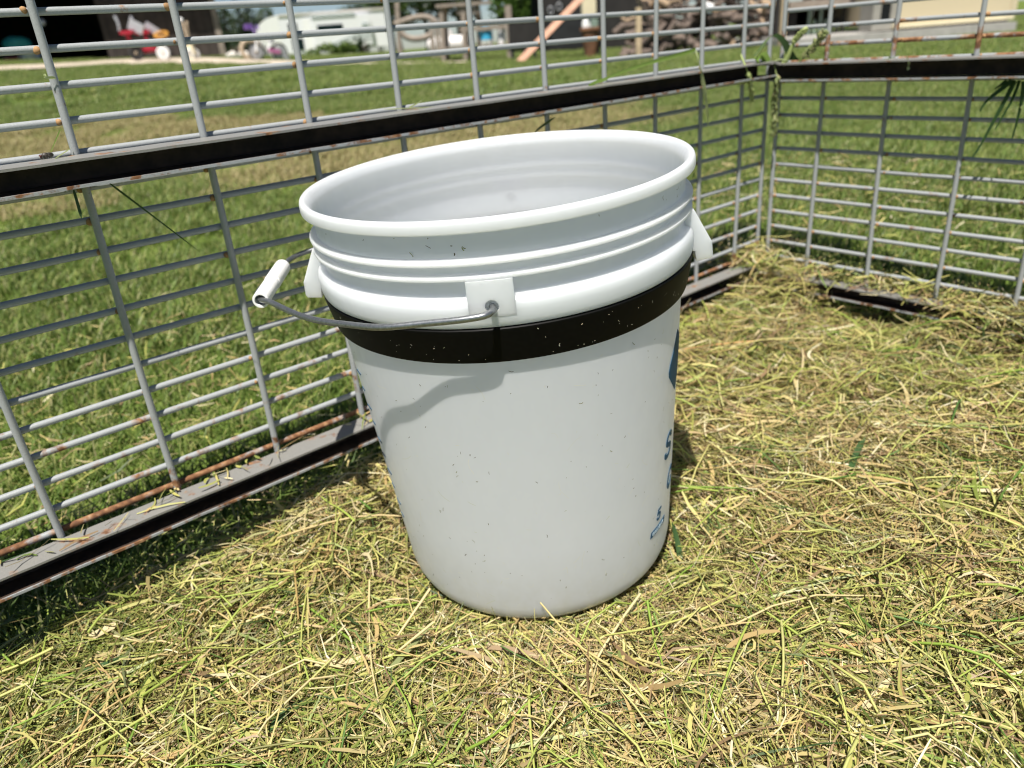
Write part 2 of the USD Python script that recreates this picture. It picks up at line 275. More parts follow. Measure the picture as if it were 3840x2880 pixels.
# ------------------------------------------------------------------ the two welded mesh panels of the pen
def panel(name, label, O, D, N, eye_dist, s_rods, s0, s1, low, up, lip, top, foot, tophi, heavy):
    """O + D*s runs along the panel, N points outwards; vertical rods stand inside, horizontal rods outside"""
    P = lambda s, z, o: np.array([O[0], O[1], 0]) + D * s + np.array([0, 0, z]) + N * o
    t = thing(name, label, 'fence', (O[0], O[1], 0))
    RV = .0031
    for s in s_rods:
        ln = P(s, foot + .004, 0), P(s, tophi - .003, 0)
        bow = rng.normal(0, .0012, 3); kk = np.linspace(0, 1, 30); pts = np.linspace(ln[0], ln[1], 30) + D * (bow[0] * np.sin(kk * 3.1) + bow[1] * np.sin(kk * 7))[:, None] + N * (.0002 + .3 * bow[2] * np.sin(kk * 5))[:, None]
        o_ = obj('vertical_rod', tube(pts, RV, 14), M['paint_rusty'] if heavy else M['paint'], t, smooth=50)
    zs = [(z, M['paint_worn'] if z < foot + .035 else (M['paint_rusty'] if heavy else M['paint_low'] if z < foot + .11 else M['paint'])) for z in low] + [(z, M['paint_rusty'] if heavy else M['paint']) for z in up]
    hz = []
    for z, mt in zs:
        zc = z - .0062 * (EYE[2] - z) / eye_dist; hz.append(zc)
        obj('horizontal_rod', tube(np.linspace(P(s0, zc, .0062), P(s1, zc, .0062), 40) + np.array([0, 0, 1]) * (.0009 * (meshkit.noise(np.c_[np.linspace(0, 9, 40), np.full(40, z * 77), np.zeros(40)], 2) - .5))[:, None], .0029, 14), mt, t, smooth=50)
    beads = []
    for s in s_rods:
        for zc in hz:
            if rng.random() < (.8 if heavy else .6):
                k = rng.uniform(.7, 1.35)
                b = trimesh.creation.icosphere(1, .0021 * k); b.apply_scale((1.25, 1, 1.15)); b.apply_transform(rotation_matrix(rng.uniform(0, 6), rng.normal(size=3)))
                b.apply_translation(P(s + (-.0034 if D[1] > 0 else .0034), zc, .0042) + rng.normal(size=3) * .0004); beads.append(b)
    tag(obj('weld_bead', cat_(beads), M['weld'], t, smooth=True), kind='stuff')
    # three channel rails with the open side into the pen
    def rail(nm, z0, z1, a, b, mt):
        d0, d1, th = -.0040, (-.0295 if nm == 'bottom_rail' else -.0400), .0020
        n = 90; ss = np.linspace(a, b, n); W = []; 
        def slab(o0, o1, za, zb, wav):
            v = []
            for s in ss:
                w = wav * (meshkit.noise(np.array([s * 60, z0 * 50, 1.])) - .5)
                v += [P(s, za + w * .3, o0), P(s, za + w * .3, o1 + w), P(s, zb + w * .3, o1 + w), P(s, zb + w * .3, o0)]
            f = []
            for r in range(n - 1):
                for c in range(4):
                    k, k2 = r * 4 + c, r * 4 + (c + 1) % 4; f += [[k, k2, k2 + 4], [k, k2 + 4, k + 4]]
            e = (n - 1) * 4; f += [[0, 2, 1], [0, 3, 2], [e, e + 1, e + 2], [e, e + 2, e + 3]]
            return trimesh.Trimesh(np.array(v), np.array(f), process=False)
        r_ = obj(nm, slab(d0, d1, z1 - th, z1, .0012), mt, t, smooth=25)
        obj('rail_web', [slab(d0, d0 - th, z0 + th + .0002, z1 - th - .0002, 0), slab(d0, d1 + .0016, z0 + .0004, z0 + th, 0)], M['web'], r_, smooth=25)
        obj('rail_lip', slab(d1 + .0014, d1, z0, z0 + th + .0003, .0014), M['lip'], r_, smooth=25)
    rail('middle_rail', lip, top, s0 if D[1] > 0 else -.017, ((EA - .041) if D[1] > 0 else s1), M['rail'])
    rail('bottom_rail', foot, foot + .0205, s0 if D[1] > 0 else -.017, ((EA - .041) if D[1] > 0 else s1), M['rail'])
    rail('top_rail', tophi - .0215, tophi, s0 if D[1] > 0 else -.017, ((EA - .041) if D[1] > 0 else s1), M['rail'])
    return t
lowA = [.37685 - .025655 * k for k in range(11)] + [.0985]; upA = [.4034] + [.42697 + .02522 * k for k in range(10)]
panelA = panel('pen_fence', 'grey welded rod panel along the left, close behind the white bucket', A0, dA, nA, .684, [.0002 + .1016 * n for n in range(-7, 10)] + [EA], -.76, EA + .003, lowA, upA, .3815, .4022, .0715, .702, False)
lowB = [.37154 - .024786 * k for k in range(12)]; upB = [.3975] + [.4205 + .0240 * k for k in range(10)]
panelB = panel('pen_fence', 'rustier grey rod panel running off to the right from the far corner', B0, dB, nB, 1.1017, [0] + [.0724 + .10091 * n for n in range(10)], -.003, 1.01, lowB, upB, .3740, .3982, .0570, .690, True)

# ------------------------------------------------------------------ the bucket
def BP(r, az, z): return BASE + BU * (r * math.cos(az)) + BV * (r * math.sin(az)) + AX * z
RB = np.eye(4); RB[:3, 0], RB[:3, 1], RB[:3, 2], RB[:3, 3] = BU, BV, AX, BASE
def tob(m): m = m.copy(); m.apply_transform(RB); return m
def wall_r(z): return .1294 + (z - .02) * .0627
bucket = thing('bucket', 'white plastic five gallon bucket with a black band, standing on cut hay in the pen', 'bucket', BASE)
outer = [(0, .003), (.09, .003), (.110, .0), (.117, .0005), (.1222, .002), (.1258, .0065), (.1280, .0125), (.1294, .02)] + [(wall_r(z), z) for z in np.linspace(.035, .2655, 14)] + \
[(.1455, .28), (.1462, .2933), (.1515, .2935), (.1530, .2940), (.1539, .2955), (.1544, .298), (.1549, .305), (.1547, .3085), (.1540, .3108), (.1528, .3126), (.1506, .3140), (.1484, .3148), (.1474, .3162), (.1473, .318), (.1477, .3268),
         (.1528, .3270), (.1534, .3274), (.1536, .3282), (.1534, .3292), (.1526, .3298), (.1490, .3302), (.1480, .3310), (.1481, .3372), (.1534, .3373), (.1540, .3377), (.1542, .3386), (.1540, .3396), (.1533, .3402), (.1492, .3407), (.1482, .3416), (.1488, .3588),
         (.1552, .3589), (.1560, .3592), (.1563, .3602), (.1561, .3650), (.1556, .3668), (.1546, .3678), (.1530, .3681), (.1518, .3678), (.1508, .3668), (.1500, .3655), (.1484, .3635)]
inner = [(.1466, .358), (.1459, .345), (.1452, .328), (.1444, .307), (.1436, .286), (.1427, .2655)] + [(wall_r(z) - .0020, z) for z in np.linspace(.25, .03, 10)] + [(.126, .016), (.122, .009), (.115, .0062), (.09, .006), (0, .006)]
shell = lathe(outer + inner, 200); shell = trimesh.Trimesh(shell.vertices, shell.faces, process=True); shell.update_faces(shell.nondegenerate_faces()); shell.remove_unreferenced_vertices()
def pin(a, r0, r1, rad):
    h_ = trimesh.creation.cylinder(rad, r1 - r0, sections=28); T = np.eye(4); T[:3, 2] = (math.cos(a), math.sin(a), 0); T[:3, 0] = (-math.sin(a), math.cos(a), 0); T[:3, 1] = (0, 0, 1); T[:3, 3] = ((r0 + r1) / 2 * math.cos(a), (r0 + r1) / 2 * math.sin(a), .3092)
    h_.apply_transform(T); h_.fix_normals(); return h_
import manifold3d as mf
def solid(m): return mf.Manifold(mf.Mesh(np.asarray(m.vertices, np.float32), np.asarray(m.faces, np.uint32)))
if not shell.volume > 0: shell.invert()
cut = solid(shell)
if cut.status() == mf.Error.NoError and cut.num_tri() > 1000:
    for s_ in (0, math.pi): cut = cut - solid(pin(math.radians(-94.54) + s_, .1470, .170, .0046))
    cm = cut.to_mesh(); shell = trimesh.Trimesh(cm.vert_properties[:, :3], cm.tri_verts, process=False)
else: print('shell not solid', cut.status())
obj('body', tob(shell), M['bucket'], bucket, smooth=38)
band = [(.1450, .2657), (.1480, .2657), (.1490, .2664), (.1496, .2680), (.1538, .2905), (.1536, .2922), (.1526, .2931), (.1464, .2931)]
obj('black_band', tob(lathe(band, 200, closed=True)), M['band'], bucket, smooth=38)
AZP = math.radians(-94.54); ZP = .3082
def curved_block(az0, az1, prof, n=14):
    """prof: closed (r, z) outline swept over an azimuth"""
    pr = np.array(prof); k = len(pr); v = []
    for a in np.linspace(az0, az1, n): v += [(r * math.cos(a), r * math.sin(a), z) for r, z in pr]
    f = []
    for i_ in range(n - 1):
        for c in range(k): a, b = i_ * k + c, i_ * k + (c + 1) % k; f += [[a, a + k, b + k], [a, b + k, b]]
    cap = trimesh.creation.triangulate_polygon(Polygon(pr), engine='earcut')[1]
    f += [list(t_) for t_ in cap] + [[a + (n - 1) * k, c + (n - 1) * k, b + (n - 1) * k] for a, b, c in cap]
    m = trimesh.Trimesh(np.array(v), np.array(f), process=True); m.fix_normals(); return m
import manifold3d as mf
def solid(m): return mf.Manifold(mf.Mesh(np.asarray(m.vertices, np.float32), np.asarray(m.faces, np.uint32)))
for sgn in (0, math.pi):
    a = AZP + sgn; w = math.radians(5.8)
    bl = curved_block(a - w, a + w, [(.1460, .3020), (.1550, .3020), (.1551, .3140), (.1540, .3269), (.1460, .3269)])
    hole = trimesh.creation.cylinder(.0046, .03, sections=28); T = np.eye(4); T[:3, 2] = (math.cos(a), math.sin(a), 0); T[:3, 0] = (-math.sin(a), math.cos(a), 0); T[:3, 1] = (0, 0, 1); T[:3, 3] = (.1655 * math.cos(a), .1655 * math.sin(a), ZP + .001)
    hole.apply_transform(T); hole.fix_normals()
    cut = solid(bl) - solid(hole); cm = cut.to_mesh()
    obj('handle_boss', tob(trimesh.Trimesh(cm.vert_properties[:, :3], cm.tri_verts)), M['bucket'], bucket, smooth=30)
for a in (math.radians(-4.3), math.radians(175.7)):
    pr = np.array([(.1470, .3269), (.1545, .3262), (.1680, .3000), (.1688, .2890), (.1676, .2868), (.1560, .2856), (.1550, .2938), (.1470, .2938)])
    p2 = trimesh.creation.extrude_polygon(Polygon(pr), .072); p2.apply_translation((0, 0, -.036))
    vv = np.array(p2.vertices); vv[:, 0] -= np.where(np.abs(vv[:, 2]) > .03, .153 - np.sqrt(.153 ** 2 - .036 ** 2), 0) * .8
    e_r = np.array([math.cos(a), math.sin(a), 0]); e_t = np.array([-math.sin(a), math.cos(a), 0])
    lug = trimesh.Trimesh(vv[:, :1] * e_r + vv[:, 1:2] * np.array([0, 0, 1.]) - vv[:, 2:3] * e_t, p2.faces); lug.fix_normals()
    obj('side_lug', tob(lug), M['bucket'], bucket)
# wire handle lying out to the left
e1 = math.cos(AZP) * BU + math.sin(AZP) * BV; side = np.cross(AX, e1); th = math.radians(4.5)
wv = -side * math.cos(th) - AX * math.sin(th); piv = BASE + AX * ZP
HP = lambda u, w: piv + e1 * u + wv * w
half = [(.1515, .0), (.160, -.0005), (.1655, .003), (.1668, .010), (.1665, .018), (.162, .044), (.155, .0765), (.1425, .098), (.122, .128), (.094, .157), (.067, .180), (.0535, .1925), (.0485, .1985)]
rear = [(-.043, .210), (-.0555, .211), (-.0745, .2060), (-.086, .190), (-.104, .160), (-.122, .128), (-.1425, .098), (-.155, .0765), (-.162, .044), (-.1665, .018), (-.1668, .010), (-.1655, .003), (-.160, -.0005), (-.1515, 0)]
bail = obj('bail', tube(spline([HP(*p) for p in half + rear], 150), .0023, 12), M['wire'], bucket, smooth=50)
g0, g1 = HP(.0495, .1992), HP(-.043, .2108); gd = (g1 - g0) / np.linalg.norm(g1 - g0)
L = np.linalg.norm(g1 - g0)
gp = [(.0048, 0), (.0062, 0), (.0067, .0008), (.0067, .043), (.0063, .0438), (.0063, .0452), (.0069, .046), (.0071, .047), (.0071, L - .002), (.0066, L - .0004), (.0058, L), (.0048, L)]
gm = lathe(gp, 36, closed=True); T = np.eye(4); T[:3, 2] = gd; T[:3, 0] = np.cross(gd, [0, 0, 1]) / np.linalg.norm(np.cross(gd, [0, 0, 1])); T[:3, 1] = np.cross(T[:3, 2], T[:3, 0]); T[:3, 3] = g0
gm.apply_transform(T); gm.fix_normals()
obj('grip', gm, M['grip'], bail, smooth=35)
# print on the wall
def wrap(m, az0, z0, lift=.0004, shear=.22):
    m = m.copy(); 
    v, f = trimesh.remesh.subdivide_to_size(m.vertices, m.faces, .004)
    z = z0 + v[:, 1]; az = math.radians(az0) + (v[:, 0] + shear * v[:, 1]) / wall_r(z); r = wall_r(z) + lift * (v[:, 2] > v[:, 2].mean()) + .00005
    return tob(trimesh.Trimesh(np.c_[r * np.cos(az), r * np.sin(az), z], f))
def txt(s, h): m = meshkit.text_mesh(s, h, .0006, True); return m
obj('lettering', wrap(txt('S', .0230), -33.6, .1170), M['ink'], bucket)
obj('lettering', wrap(txt('C', .0195), -28.6, .0770), M['ink'], bucket)
obj('numeral', wrap(txt('5', .0112), -38.4, .0598), M['ink'], bucket)
plate = trimesh.creation.box((.029, .0064, .0006)); plate.apply_translation((.0145, .0032, 0))
pl_ = obj('number_plate', wrap(plate, -42.4, .0470), M['ink'], bucket)
obj('lettering', wrap(meshkit.text_mesh('GALLONS', .0036, .0006), -41.4, .0484, .0008), M['ink_white'], bucket)
em = trimesh.creation.extrude_polygon(Polygon([(0, .0), (-.012, .012), (-.0215, .022), (-.0225, .027), (-.020, .033), (-.008, .048), (0, .056), (.014, .046), (.02, .03), (.012, .010)]), .0006)
obj('emblem', wrap(em, -22.8, .1764, shear=0), M['ink'], bucket)
for k in range(10):
    tk = trimesh.creation.box((.009 if k % 2 else .012, .0013, .0006))
    obj('measuring_mark', wrap(tk, -157.3 - (k % 2), .2284 - .0168 * k, shear=0), M['ink'], bucket)
# clippings stuck to the plastic
def clippings(n, zlo, zhi, rf, lo, hi, wd, azr=(-175, 5)):
    V, Fc = [], []
    for _ in range(n):
        z = rng.uniform(zlo, zhi); az = math.radians(rng.uniform(*azr)); r = rf(z) + .0004; ln = rng.uniform(lo, hi) * rng.uniform(.3, 1); w = wd * rng.uniform(.5, 1.3); th_ = rng.uniform(0, 3.14); bend = rng.uniform(-.5, .5)
        k = len(V)
        for t_, q_ in ((-.5, 0), (-.1, bend), (.25, bend), (.5, 0)):
            for s_ in (-.5, .5):
                x, y = t_ * ln, s_ * w + q_ * ln * .4; xx, yy = x * math.cos(th_) - y * math.sin(th_), x * math.sin(th_) + y * math.cos(th_)
                V.append(BP(r, az + xx / r, z + yy))
        for c in (0, 2, 4): Fc += [[k + c, k + c + 2, k + c + 3], [k + c, k + c + 3, k + c + 1]]
    return trimesh.Trimesh(np.array(V), np.array(Fc), process=False)
band_r = lambda z: .1496 + (z - .268) * (.0042 / .0225)
tag(obj('stuck_clipping', cat_([clippings(150, .02, .262, wall_r, .0008, .0042, .00045), clippings(22, .3440, .3580, lambda z: .1483 + (z - .3436) * .04, .001, .004, .0006)]), leafy('dark_clippings', [(0, (.05, .04, .02)), (.5, (.12, .10, .04)), (.8, (.20, .22, .06)), (1, (.03, .025, .02))], transl=.0), bucket), kind='stuff')
tag(obj('stuck_clipping', cat_([clippings(70, .2690, .2895, band_r, .0004, .0022, .0003), clippings(80, .02, .26, wall_r, .001, .005, .0003), clippings(46, .012, .25, wall_r, .006, .026, .00022), clippings(60, .02, .07, wall_r, .003, .012, .0003)]), leafy('pale_clippings', [(0, (.6, .6, .5)), (.6, (.75, .74, .62)), (1, (.45, .48, .30))], transl=.0), bucket), kind='stuff')

# ------------------------------------------------------------------ hay on the pen floor
def ribbons(c, az, pitch, L, W, bend, twist, segs, droop=0., taper=.45):
    """flat curved straws: c (n,3) centres, az / pitch direction, bend sideways curvature; returns vertices and faces"""
    n = len(c); t = np.linspace(-.5, .5, segs + 1)
    d = np.stack([np.cos(az) * np.cos(pitch), np.sin(az) * np.cos(pitch), np.sin(pitch)], -1)
    s = np.stack([-np.sin(az), np.cos(az), np.zeros(n)], -1); u = np.cross(d, s)
    along = d[:, None] * (t[None, :, None] * L[:, None, None])
    curve = (s * np.cos(twist)[:, None] + u * np.sin(twist * 1.7)[:, None])[:, None] * ((t ** 2 - .08)[None, :, None] * (bend * L)[:, None, None])
    p = c[:, None] + along + curve
    if droop: p[..., 2] -= droop * ((t + .5) ** 2)[None] * L[:, None]
    wdir = s * np.cos(twist)[:, None] + u * np.sin(twist)[:, None]
    ww = W[:, None] * (1 - taper * np.abs(2 * t) ** 2)[None]
    l, r = p - wdir[:, None] * ww[..., None] / 2, p + wdir[:, None] * ww[..., None] / 2
    v = np.stack([l, r], 2).reshape(-1, 3); k = (np.arange(n) * 2 * (segs + 1))[:, None] + 2 * np.arange(segs)[None]
    f = np.stack([np.stack([k, k + 1, k + 3], -1), np.stack([k, k + 3, k + 2], -1)], 2).reshape(-1, 3)
    return v, f
def pen_points(n, y0=.12, y1=1.3, power=1.0, mA=.0, mB=.0):
    out = np.zeros((0, 2))
    while len(out) < n:
        x, y = rng.uniform(-.85, 1.05, 4 * n), rng.uniform(y0, y1, 4 * n)
        keep = inside(x, y, mA, mB) & (np.abs(x) < .25 + .62 * y) & (rng.random(4 * n) < (.45 / np.maximum(np.hypot(x, y), .45)) ** power)
        out = np.vstack([out, np.c_[x, y][keep]])
    return out[:n]
def heap(x, y):
    """thickness of the hay"""
    a = .024 + .022 * (meshkit.noise(np.stack([x * 9, y * 9, 0 * x], -1), 3) - .35)
    far = cB - (x * nB[0] + y * nB[1]); fA = cA - (x * nA[0] + y * nA[1])
    nB_ = (x - B0[0]) * dB[0] + (y - B0[1]) * dB[1]
    a = np.where((far < .12) & (nB_ > .02) & (nB_ < .27), np.minimum(a, .010 + .2 * np.maximum(far - .05, 0)), a)
    a = a + .05 * smoothstep(.11 - np.hypot(x - .475, y - 1.165), 0, .11) + .05 * smoothstep(.11 - np.hypot(x - .665, y - .93), 0, .11) + .016 * (meshkit.noise(np.stack([x * 4, y * 4, 0 * x], -1), 8) - .5)
    a = a - .014 * smoothstep(.12 - fA, 0, .08) * smoothstep(.40 - x, 0, .1)
    rb = np.hypot(x - BX, y - BY); a = np.where(rb < .19, np.minimum(a, .013 + .015 * smoothstep(rb, .135, .19)), a)
    return np.maximum(a, .004)
def off_bucket(c, az, pitch, L, r0=.134):
    d = np.stack([np.cos(az) * np.cos(pitch), np.sin(az) * np.cos(pitch), np.sin(pitch)], -1); ok = np.ones(len(c), bool)
    for t in (-.5, -.25, 0, .25, .5):
        p = c + d * (t * L)[:, None]; ok &= (np.hypot(p[:, 0] - BX - AX[0] * p[:, 2], p[:, 1] - BY - AX[1] * p[:, 2]) > r0 - .004) | (p[:, 2] < -.001)
    return ok
parts = {'hay': [], 'hay_green': []}
for n, lo, hi, w0, w1, segs, pmax, lift, power in ((90000, .006, .028, .0006, .0016, 2, .8, 1.0, 1.3), (40000, .022, .085, .0006, .0018, 4, .40, 1.15, 1.2), (2600, .03, .09, .0020, .0044, 5, .36, 1.2, 1.0), (6500, .012, .055, .0008, .0022, 3, 1.1, 1.25, .9)):
    xy = pen_points(n, power=power); n = len(xy)
    az = 4 * np.pi * meshkit.fbm(np.stack([xy[:, 0] * 8, xy[:, 1] * 8, 0 * xy[:, 0]], -1), 2, 21) + rng.normal(0, .85, n); pitch = rng.normal(0, pmax * .5, n).clip(-1.2, 1.2); L = lo + (hi - lo) * rng.random(n) ** 1.7
    hh = heap(xy[:, 0], xy[:, 1]); q_ = rng.random(n) ** .6
    z = ground(xy[:, 0], xy[:, 1]) + hh * q_ * lift + .002
    c = np.c_[xy, z]; W = rng.uniform(w0, w1, n)
    ok = off_bucket(c, az, pitch, L)
    gr = meshkit.fbm(np.stack([xy[:, 0] * 7, xy[:, 1] * 7, 0 * z], -1), 3, 4) * 1.5 - .50 + .12 * (xy[:, 1] > .75) > rng.random(n)
    for key, sel in (('hay', ok & ~gr), ('hay_green', ok & gr)):
        k = sel.sum(); parts[key].append(ribbons(c[sel], az[sel], pitch[sel], L[sel], W[sel], rng.normal(0, .6, k), rng.uniform(-1.4, 1.4, k), segs))
# cuttings spilling over the bottom rails at the corner and to the right
for O, D, N, w0, w1, z0, n in ((B0, dB, nB, .0, .30, .078, 900), (B0, dB, nB, .29, .60, .076, 1500), (A0, dA, nA, .91, .99, .096, 400), (A0, dA, nA, -.35, .22, .0925, 70)):
    w = rng.uniform(w0, w1, n); of = (rng.normal(.008, .028, n).clip(-.04, .07) if n != 900 else rng.normal(.016, .022, n).clip(-.03, .07)); xy = (np.array(O)[None] + D[None] * w[:, None] + N[None] * of[:, None])[:, :2]
    z = z0 + .022 * rng.random(n) * np.clip(1 - np.abs(of - .005) / .06, .1, 1); z = np.where(of > .035, np.maximum(z - .02, ground(xy[:, 0], xy[:, 1]) + .02), z); L = .012 + .06 * rng.random(n) ** 1.7
    if n < 200: z = z0 + .0015 + .003 * rng.random(n); of = rng.uniform(-.024, -.004, n); xy = (np.array(O)[None] + D[None] * w[:, None] + N[None] * of[:, None])[:, :2]; L *= .6
    k = rng.random(n) < .35
    for key, sel in (('hay', ~k), ('hay_green', k)): parts[key].append(ribbons(np.c_[xy, z][sel], rng.uniform(0, 6.28, sel.sum()), rng.normal(0, .3 if n > 200 else .05, sel.sum()), L[sel], rng.uniform(.0008, .0028, sel.sum()), rng.normal(0, .3, sel.sum()), rng.uniform(-1, 1, sel.sum()), 3))
tag(obj('hay', cat_(parts['hay']), M['hay'], smooth=False), 'layer of cut tan hay covering the pen floor around the bucket', 'hay', kind='stuff')
tag(obj('green_hay', cat_(parts['hay_green']), M['hay_green'], smooth=False), 'fresher green cuttings mixed through the hay on the pen floor', 'hay', kind='stuff')
# long stalks lying on top
n = 1000; xy = pen_points(n, power=.9); az = rng.uniform(0, 2 * np.pi, n); pitch = rng.normal(0, .07, n); L = .06 + .16 * rng.random(n) ** 1.7
c = np.c_[xy, ground(xy[:, 0], xy[:, 1]) + heap(xy[:, 0], xy[:, 1]) * rng.uniform(.8, 1.25, n) + .002]; ok = off_bucket(c, az, pitch, L, .137)
c, az, pitch, L = c[ok], az[ok], pitch[ok], L[ok]; st = []
for i_ in range(len(c)):
    d = np.array([math.cos(az[i_]) * math.cos(pitch[i_]), math.sin(az[i_]) * math.cos(pitch[i_]), math.sin(pitch[i_])]); s = np.array([-d[1], d[0], 0]); t = np.linspace(-.5, .5, 6); bd = rng.normal(0, .18); kz = rng.normal(0, .05)
    st.append(tube(c[i_] + d * (t * L[i_])[:, None] + s * (bd * L[i_] * (t ** 2))[:, None] + np.array([0, 0, 1]) * (kz * L[i_] * np.sin(t * 9))[:, None], np.linspace(1, .6, 6) * rng.uniform(.0005, .0014), 5, caps=False))
tag(obj('hay_stalk', cat_(st), M['hay_long'], smooth=True), 'long thin stalks strewn over the top of the cut hay', 'hay', kind='stuff')
# a few straws that stand out
def straw(name, label, cat, pts, w, m, flat=True, n=14, roll=0.):
    p = spline(pts, n); t = np.gradient(p, axis=0); t /= np.linalg.norm(t, axis=1, keepdims=True)
    s = np.cross(t, [0, 0, 1.]); s /= np.linalg.norm(s, axis=1, keepdims=True) + 1e-9; u = np.cross(s, t); s = s * math.cos(roll) + u * math.sin(roll); u = np.cross(s, t)
    k = np.linspace(0, 1, n); ww = np.broadcast_to(w, (n,)) if np.ndim(w) else w * np.clip(np.minimum(k * 9 + .35, (1 - k) * 4 + .12), 0, 1)
    l, r, mid = p - s * ww[:, None] / 2, p + s * ww[:, None] / 2, p - u * ww[:, None] * .14
    v = np.stack([l, mid, r], 1).reshape(-1, 3); f = []
    for i_ in range(n - 1):
        for c_ in (0, 1): a = i_ * 3 + c_; f += [[a, a + 1, a + 4], [a, a + 4, a + 3]]
    return tag(obj(name, (v, np.array(f)), m, smooth=True), label, cat)
def on_hay(px, py, up=.0):
    """where the sight line of a pixel of the photograph meets the top of the hay"""
    d = ray(px, py)
    for t in np.linspace(.2, 2.5, 2301):
        p = EYE + d * t
        if p[2] < float(ground(p[0], p[1])) + float(heap(p[0], p[1])) * 1.05 + up: return p
    return p
OH = lambda *a: [on_hay(x, y, .003) for x, y in a]
straw('dry_straw', 'broad pale tan dry leaf lying on the hay at the left, below the bottom rail', 'dry leaf', OH((330, 2395), (395, 2360), (455, 2330)), .0105, M['straw_tan'])
straw('dry_straw', 'orange brown straw curving across the hay at the lower right', 'dry leaf', OH((2945, 2520), (3040, 2470), (3180, 2420), (3420, 2400)), .0040, M['straw_orange'])
straw('dry_straw', 'yellow orange straw lying in the hay just right of the bucket', 'dry leaf', OH((2560, 1310), (2700, 1290), (2870, 1275)), .0042, M['straw_orange'])
straw('dry_straw', 'small cream coloured leaf curled on the hay at the bottom edge right of centre', 'dry leaf', OH((3240, 2655), (3290, 2600), (3340, 2540)), .0055, M['straw_tan'])
straw('dry_straw', 'cream folded leaf on the hay left of centre near the bottom', 'dry leaf', OH((1180, 2490), (1310, 2478), (1410, 2455)), .0085, M['straw_tan'])
straw('grass_stalk', 'long yellow green stalk lying from bottom left up towards the bucket', 'grass stalk', OH((400, 2565), (520, 2500), (650, 2448)), .0042, M['blade_pale'])
straw('grass_stalk', 'green stalk running down to the bottom edge left of centre', 'grass stalk', OH((630, 2640), (720, 2760), (790, 2850)), .0036, M['blade'])
straw('grass_stalk', 'long pale green stalk crossing the hay at the right, two hands below the rail', 'grass stalk', OH((3400, 1590), (3600, 1600), (3830, 1600)), .0038, M['blade_pale'])
straw('grass_stalk', 'bright green stalk arching across the hay right of the bucket foot', 'grass stalk', OH((2890, 2240), (3050, 2190), (3250, 2150), (3420, 2160)), .0036, M['blade_pale'])
straw('grass_stalk', 'straight pale green stalk slanting down to the lower right corner', 'grass stalk', OH((3060, 2700), (3350, 2790), (3600, 2870)), .0034, M['blade'])
straw('grass_stalk', 'yellow green stalk slanting below the centre of the bucket', 'grass stalk', OH((1780, 2830), (2060, 2770), (2560, 2700)), .0034, M['blade_pale'])
straw('green_straw', 'dark green broad blade lying in the hay at the bottom, left of centre', 'grass blade', OH((300, 2520), (420, 2480), (490, 2450)), .0062, M['blade_dark'])
straw('green_straw', 'dark green blade standing against the right foot of the bucket', 'grass blade', [on_hay(2552, 2100), at(2535, 2010, on_hay(2545, 2085)[1] + .004), at(2518, 1955, on_hay(2545, 2085)[1] + .008)], .0055, M['blade_dark'])
straw('green_straw', 'dark green arching blade at the bottom edge, below the left foot of the bucket', 'grass blade', OH((1010, 2740), (1080, 2665), (1170, 2625)), .0058, M['blade_dark'])
straw('green_straw', 'dark green leaf hanging over the hay halfway up the right side', 'grass blade', OH((3190, 1760), (3215, 1690), (3245, 1640)), .0062, M['blade_dark'])

# ------------------------------------------------------------------ lawn
def blades(n, size, hmin, hmax, w, dry, seed):
    r = np.random.default_rng(seed); base = r.uniform(-size / 2, size / 2, (n, 2)); base = base + r.normal(0, size * .02, (n, 2))
    az = r.uniform(0, 2 * np.pi, n); lean = np.abs(r.normal(.85, .35, n)).clip(0, 1.4); h = r.uniform(hmin, hmax, n); t = np.array([0, .5, 1.])
    d = np.stack([np.cos(az), np.sin(az)], -1); k = h[:, None] * np.sin(lean)[:, None] * (t ** 1.7)[None]; zz = h[:, None] * (t * np.cos(lean[:, None] * t))
    p = np.concatenate([base[:, None] + d[:, None] * k[..., None], zz[..., None]], -1)
    s = np.stack([-np.sin(az + .6), np.cos(az + .6), np.zeros(n)], -1); ww = r.uniform(.6, 1.3, n)[:, None] * w * np.array([1, .8])[None]
    v = np.concatenate([p[:, :1] - s[:, None] * ww[:, :1, None] / 2, p[:, :1] + s[:, None] * ww[:, :1, None] / 2, p[:, 1:2] - s[:, None] * ww[:, 1:2, None] / 2, p[:, 1:2] + s[:, None] * ww[:, 1:2, None] / 2, p[:, 2:]], 1).reshape(-1, 3)
    b = (np.arange(n) * 5)[:, None]; f = np.stack([b + [[0, 1, 3]], b + [[0, 3, 2]], b + [[2, 3, 4]]], 1).reshape(-1, 3)
    return v, f
# near lawn, outside the two panels: single blades
def near_lawn(n, reach):
    out = np.zeros((0, 2))
    while len(out) < n:
        x, y = rng.uniform(-1.6, 2.2, 3 * n), rng.uniform(.2, 2.7, 3 * n)
        dist = np.maximum(x * nA[0] + y * nA[1] - cA, x * nB[0] + y * nB[1] - cB)
        keep = (dist > .006) & (dist < reach) & (np.abs(x) < .3 + .8 * y) & (rng.random(3 * n) < np.clip(1.1 - dist * .35, .3, 1))
        out = np.vstack([out, np.c_[x, y][keep]])
    return out[:n]
xy = near_lawn(80000, 1.15); n = len(xy)
v, f = blades(n, 1e-6, .016, .05, .0027, False, 5); v = v.reshape(n, 5, 3); v[..., :2] += xy[:, None]; v[..., 2] += ground(xy[:, 0], xy[:, 1])[:, None]
dN = np.stack([v[..., 0] * nA[0] + v[..., 1] * nA[1] - cA, v[..., 0] * nB[0] + v[..., 1] * nB[1] - cB], -1).max(-1)
keep = dN.min(1) > .0
clip_n = 5000; xc = near_lawn(clip_n, .9); pitch = rng.normal(0, .25, clip_n)
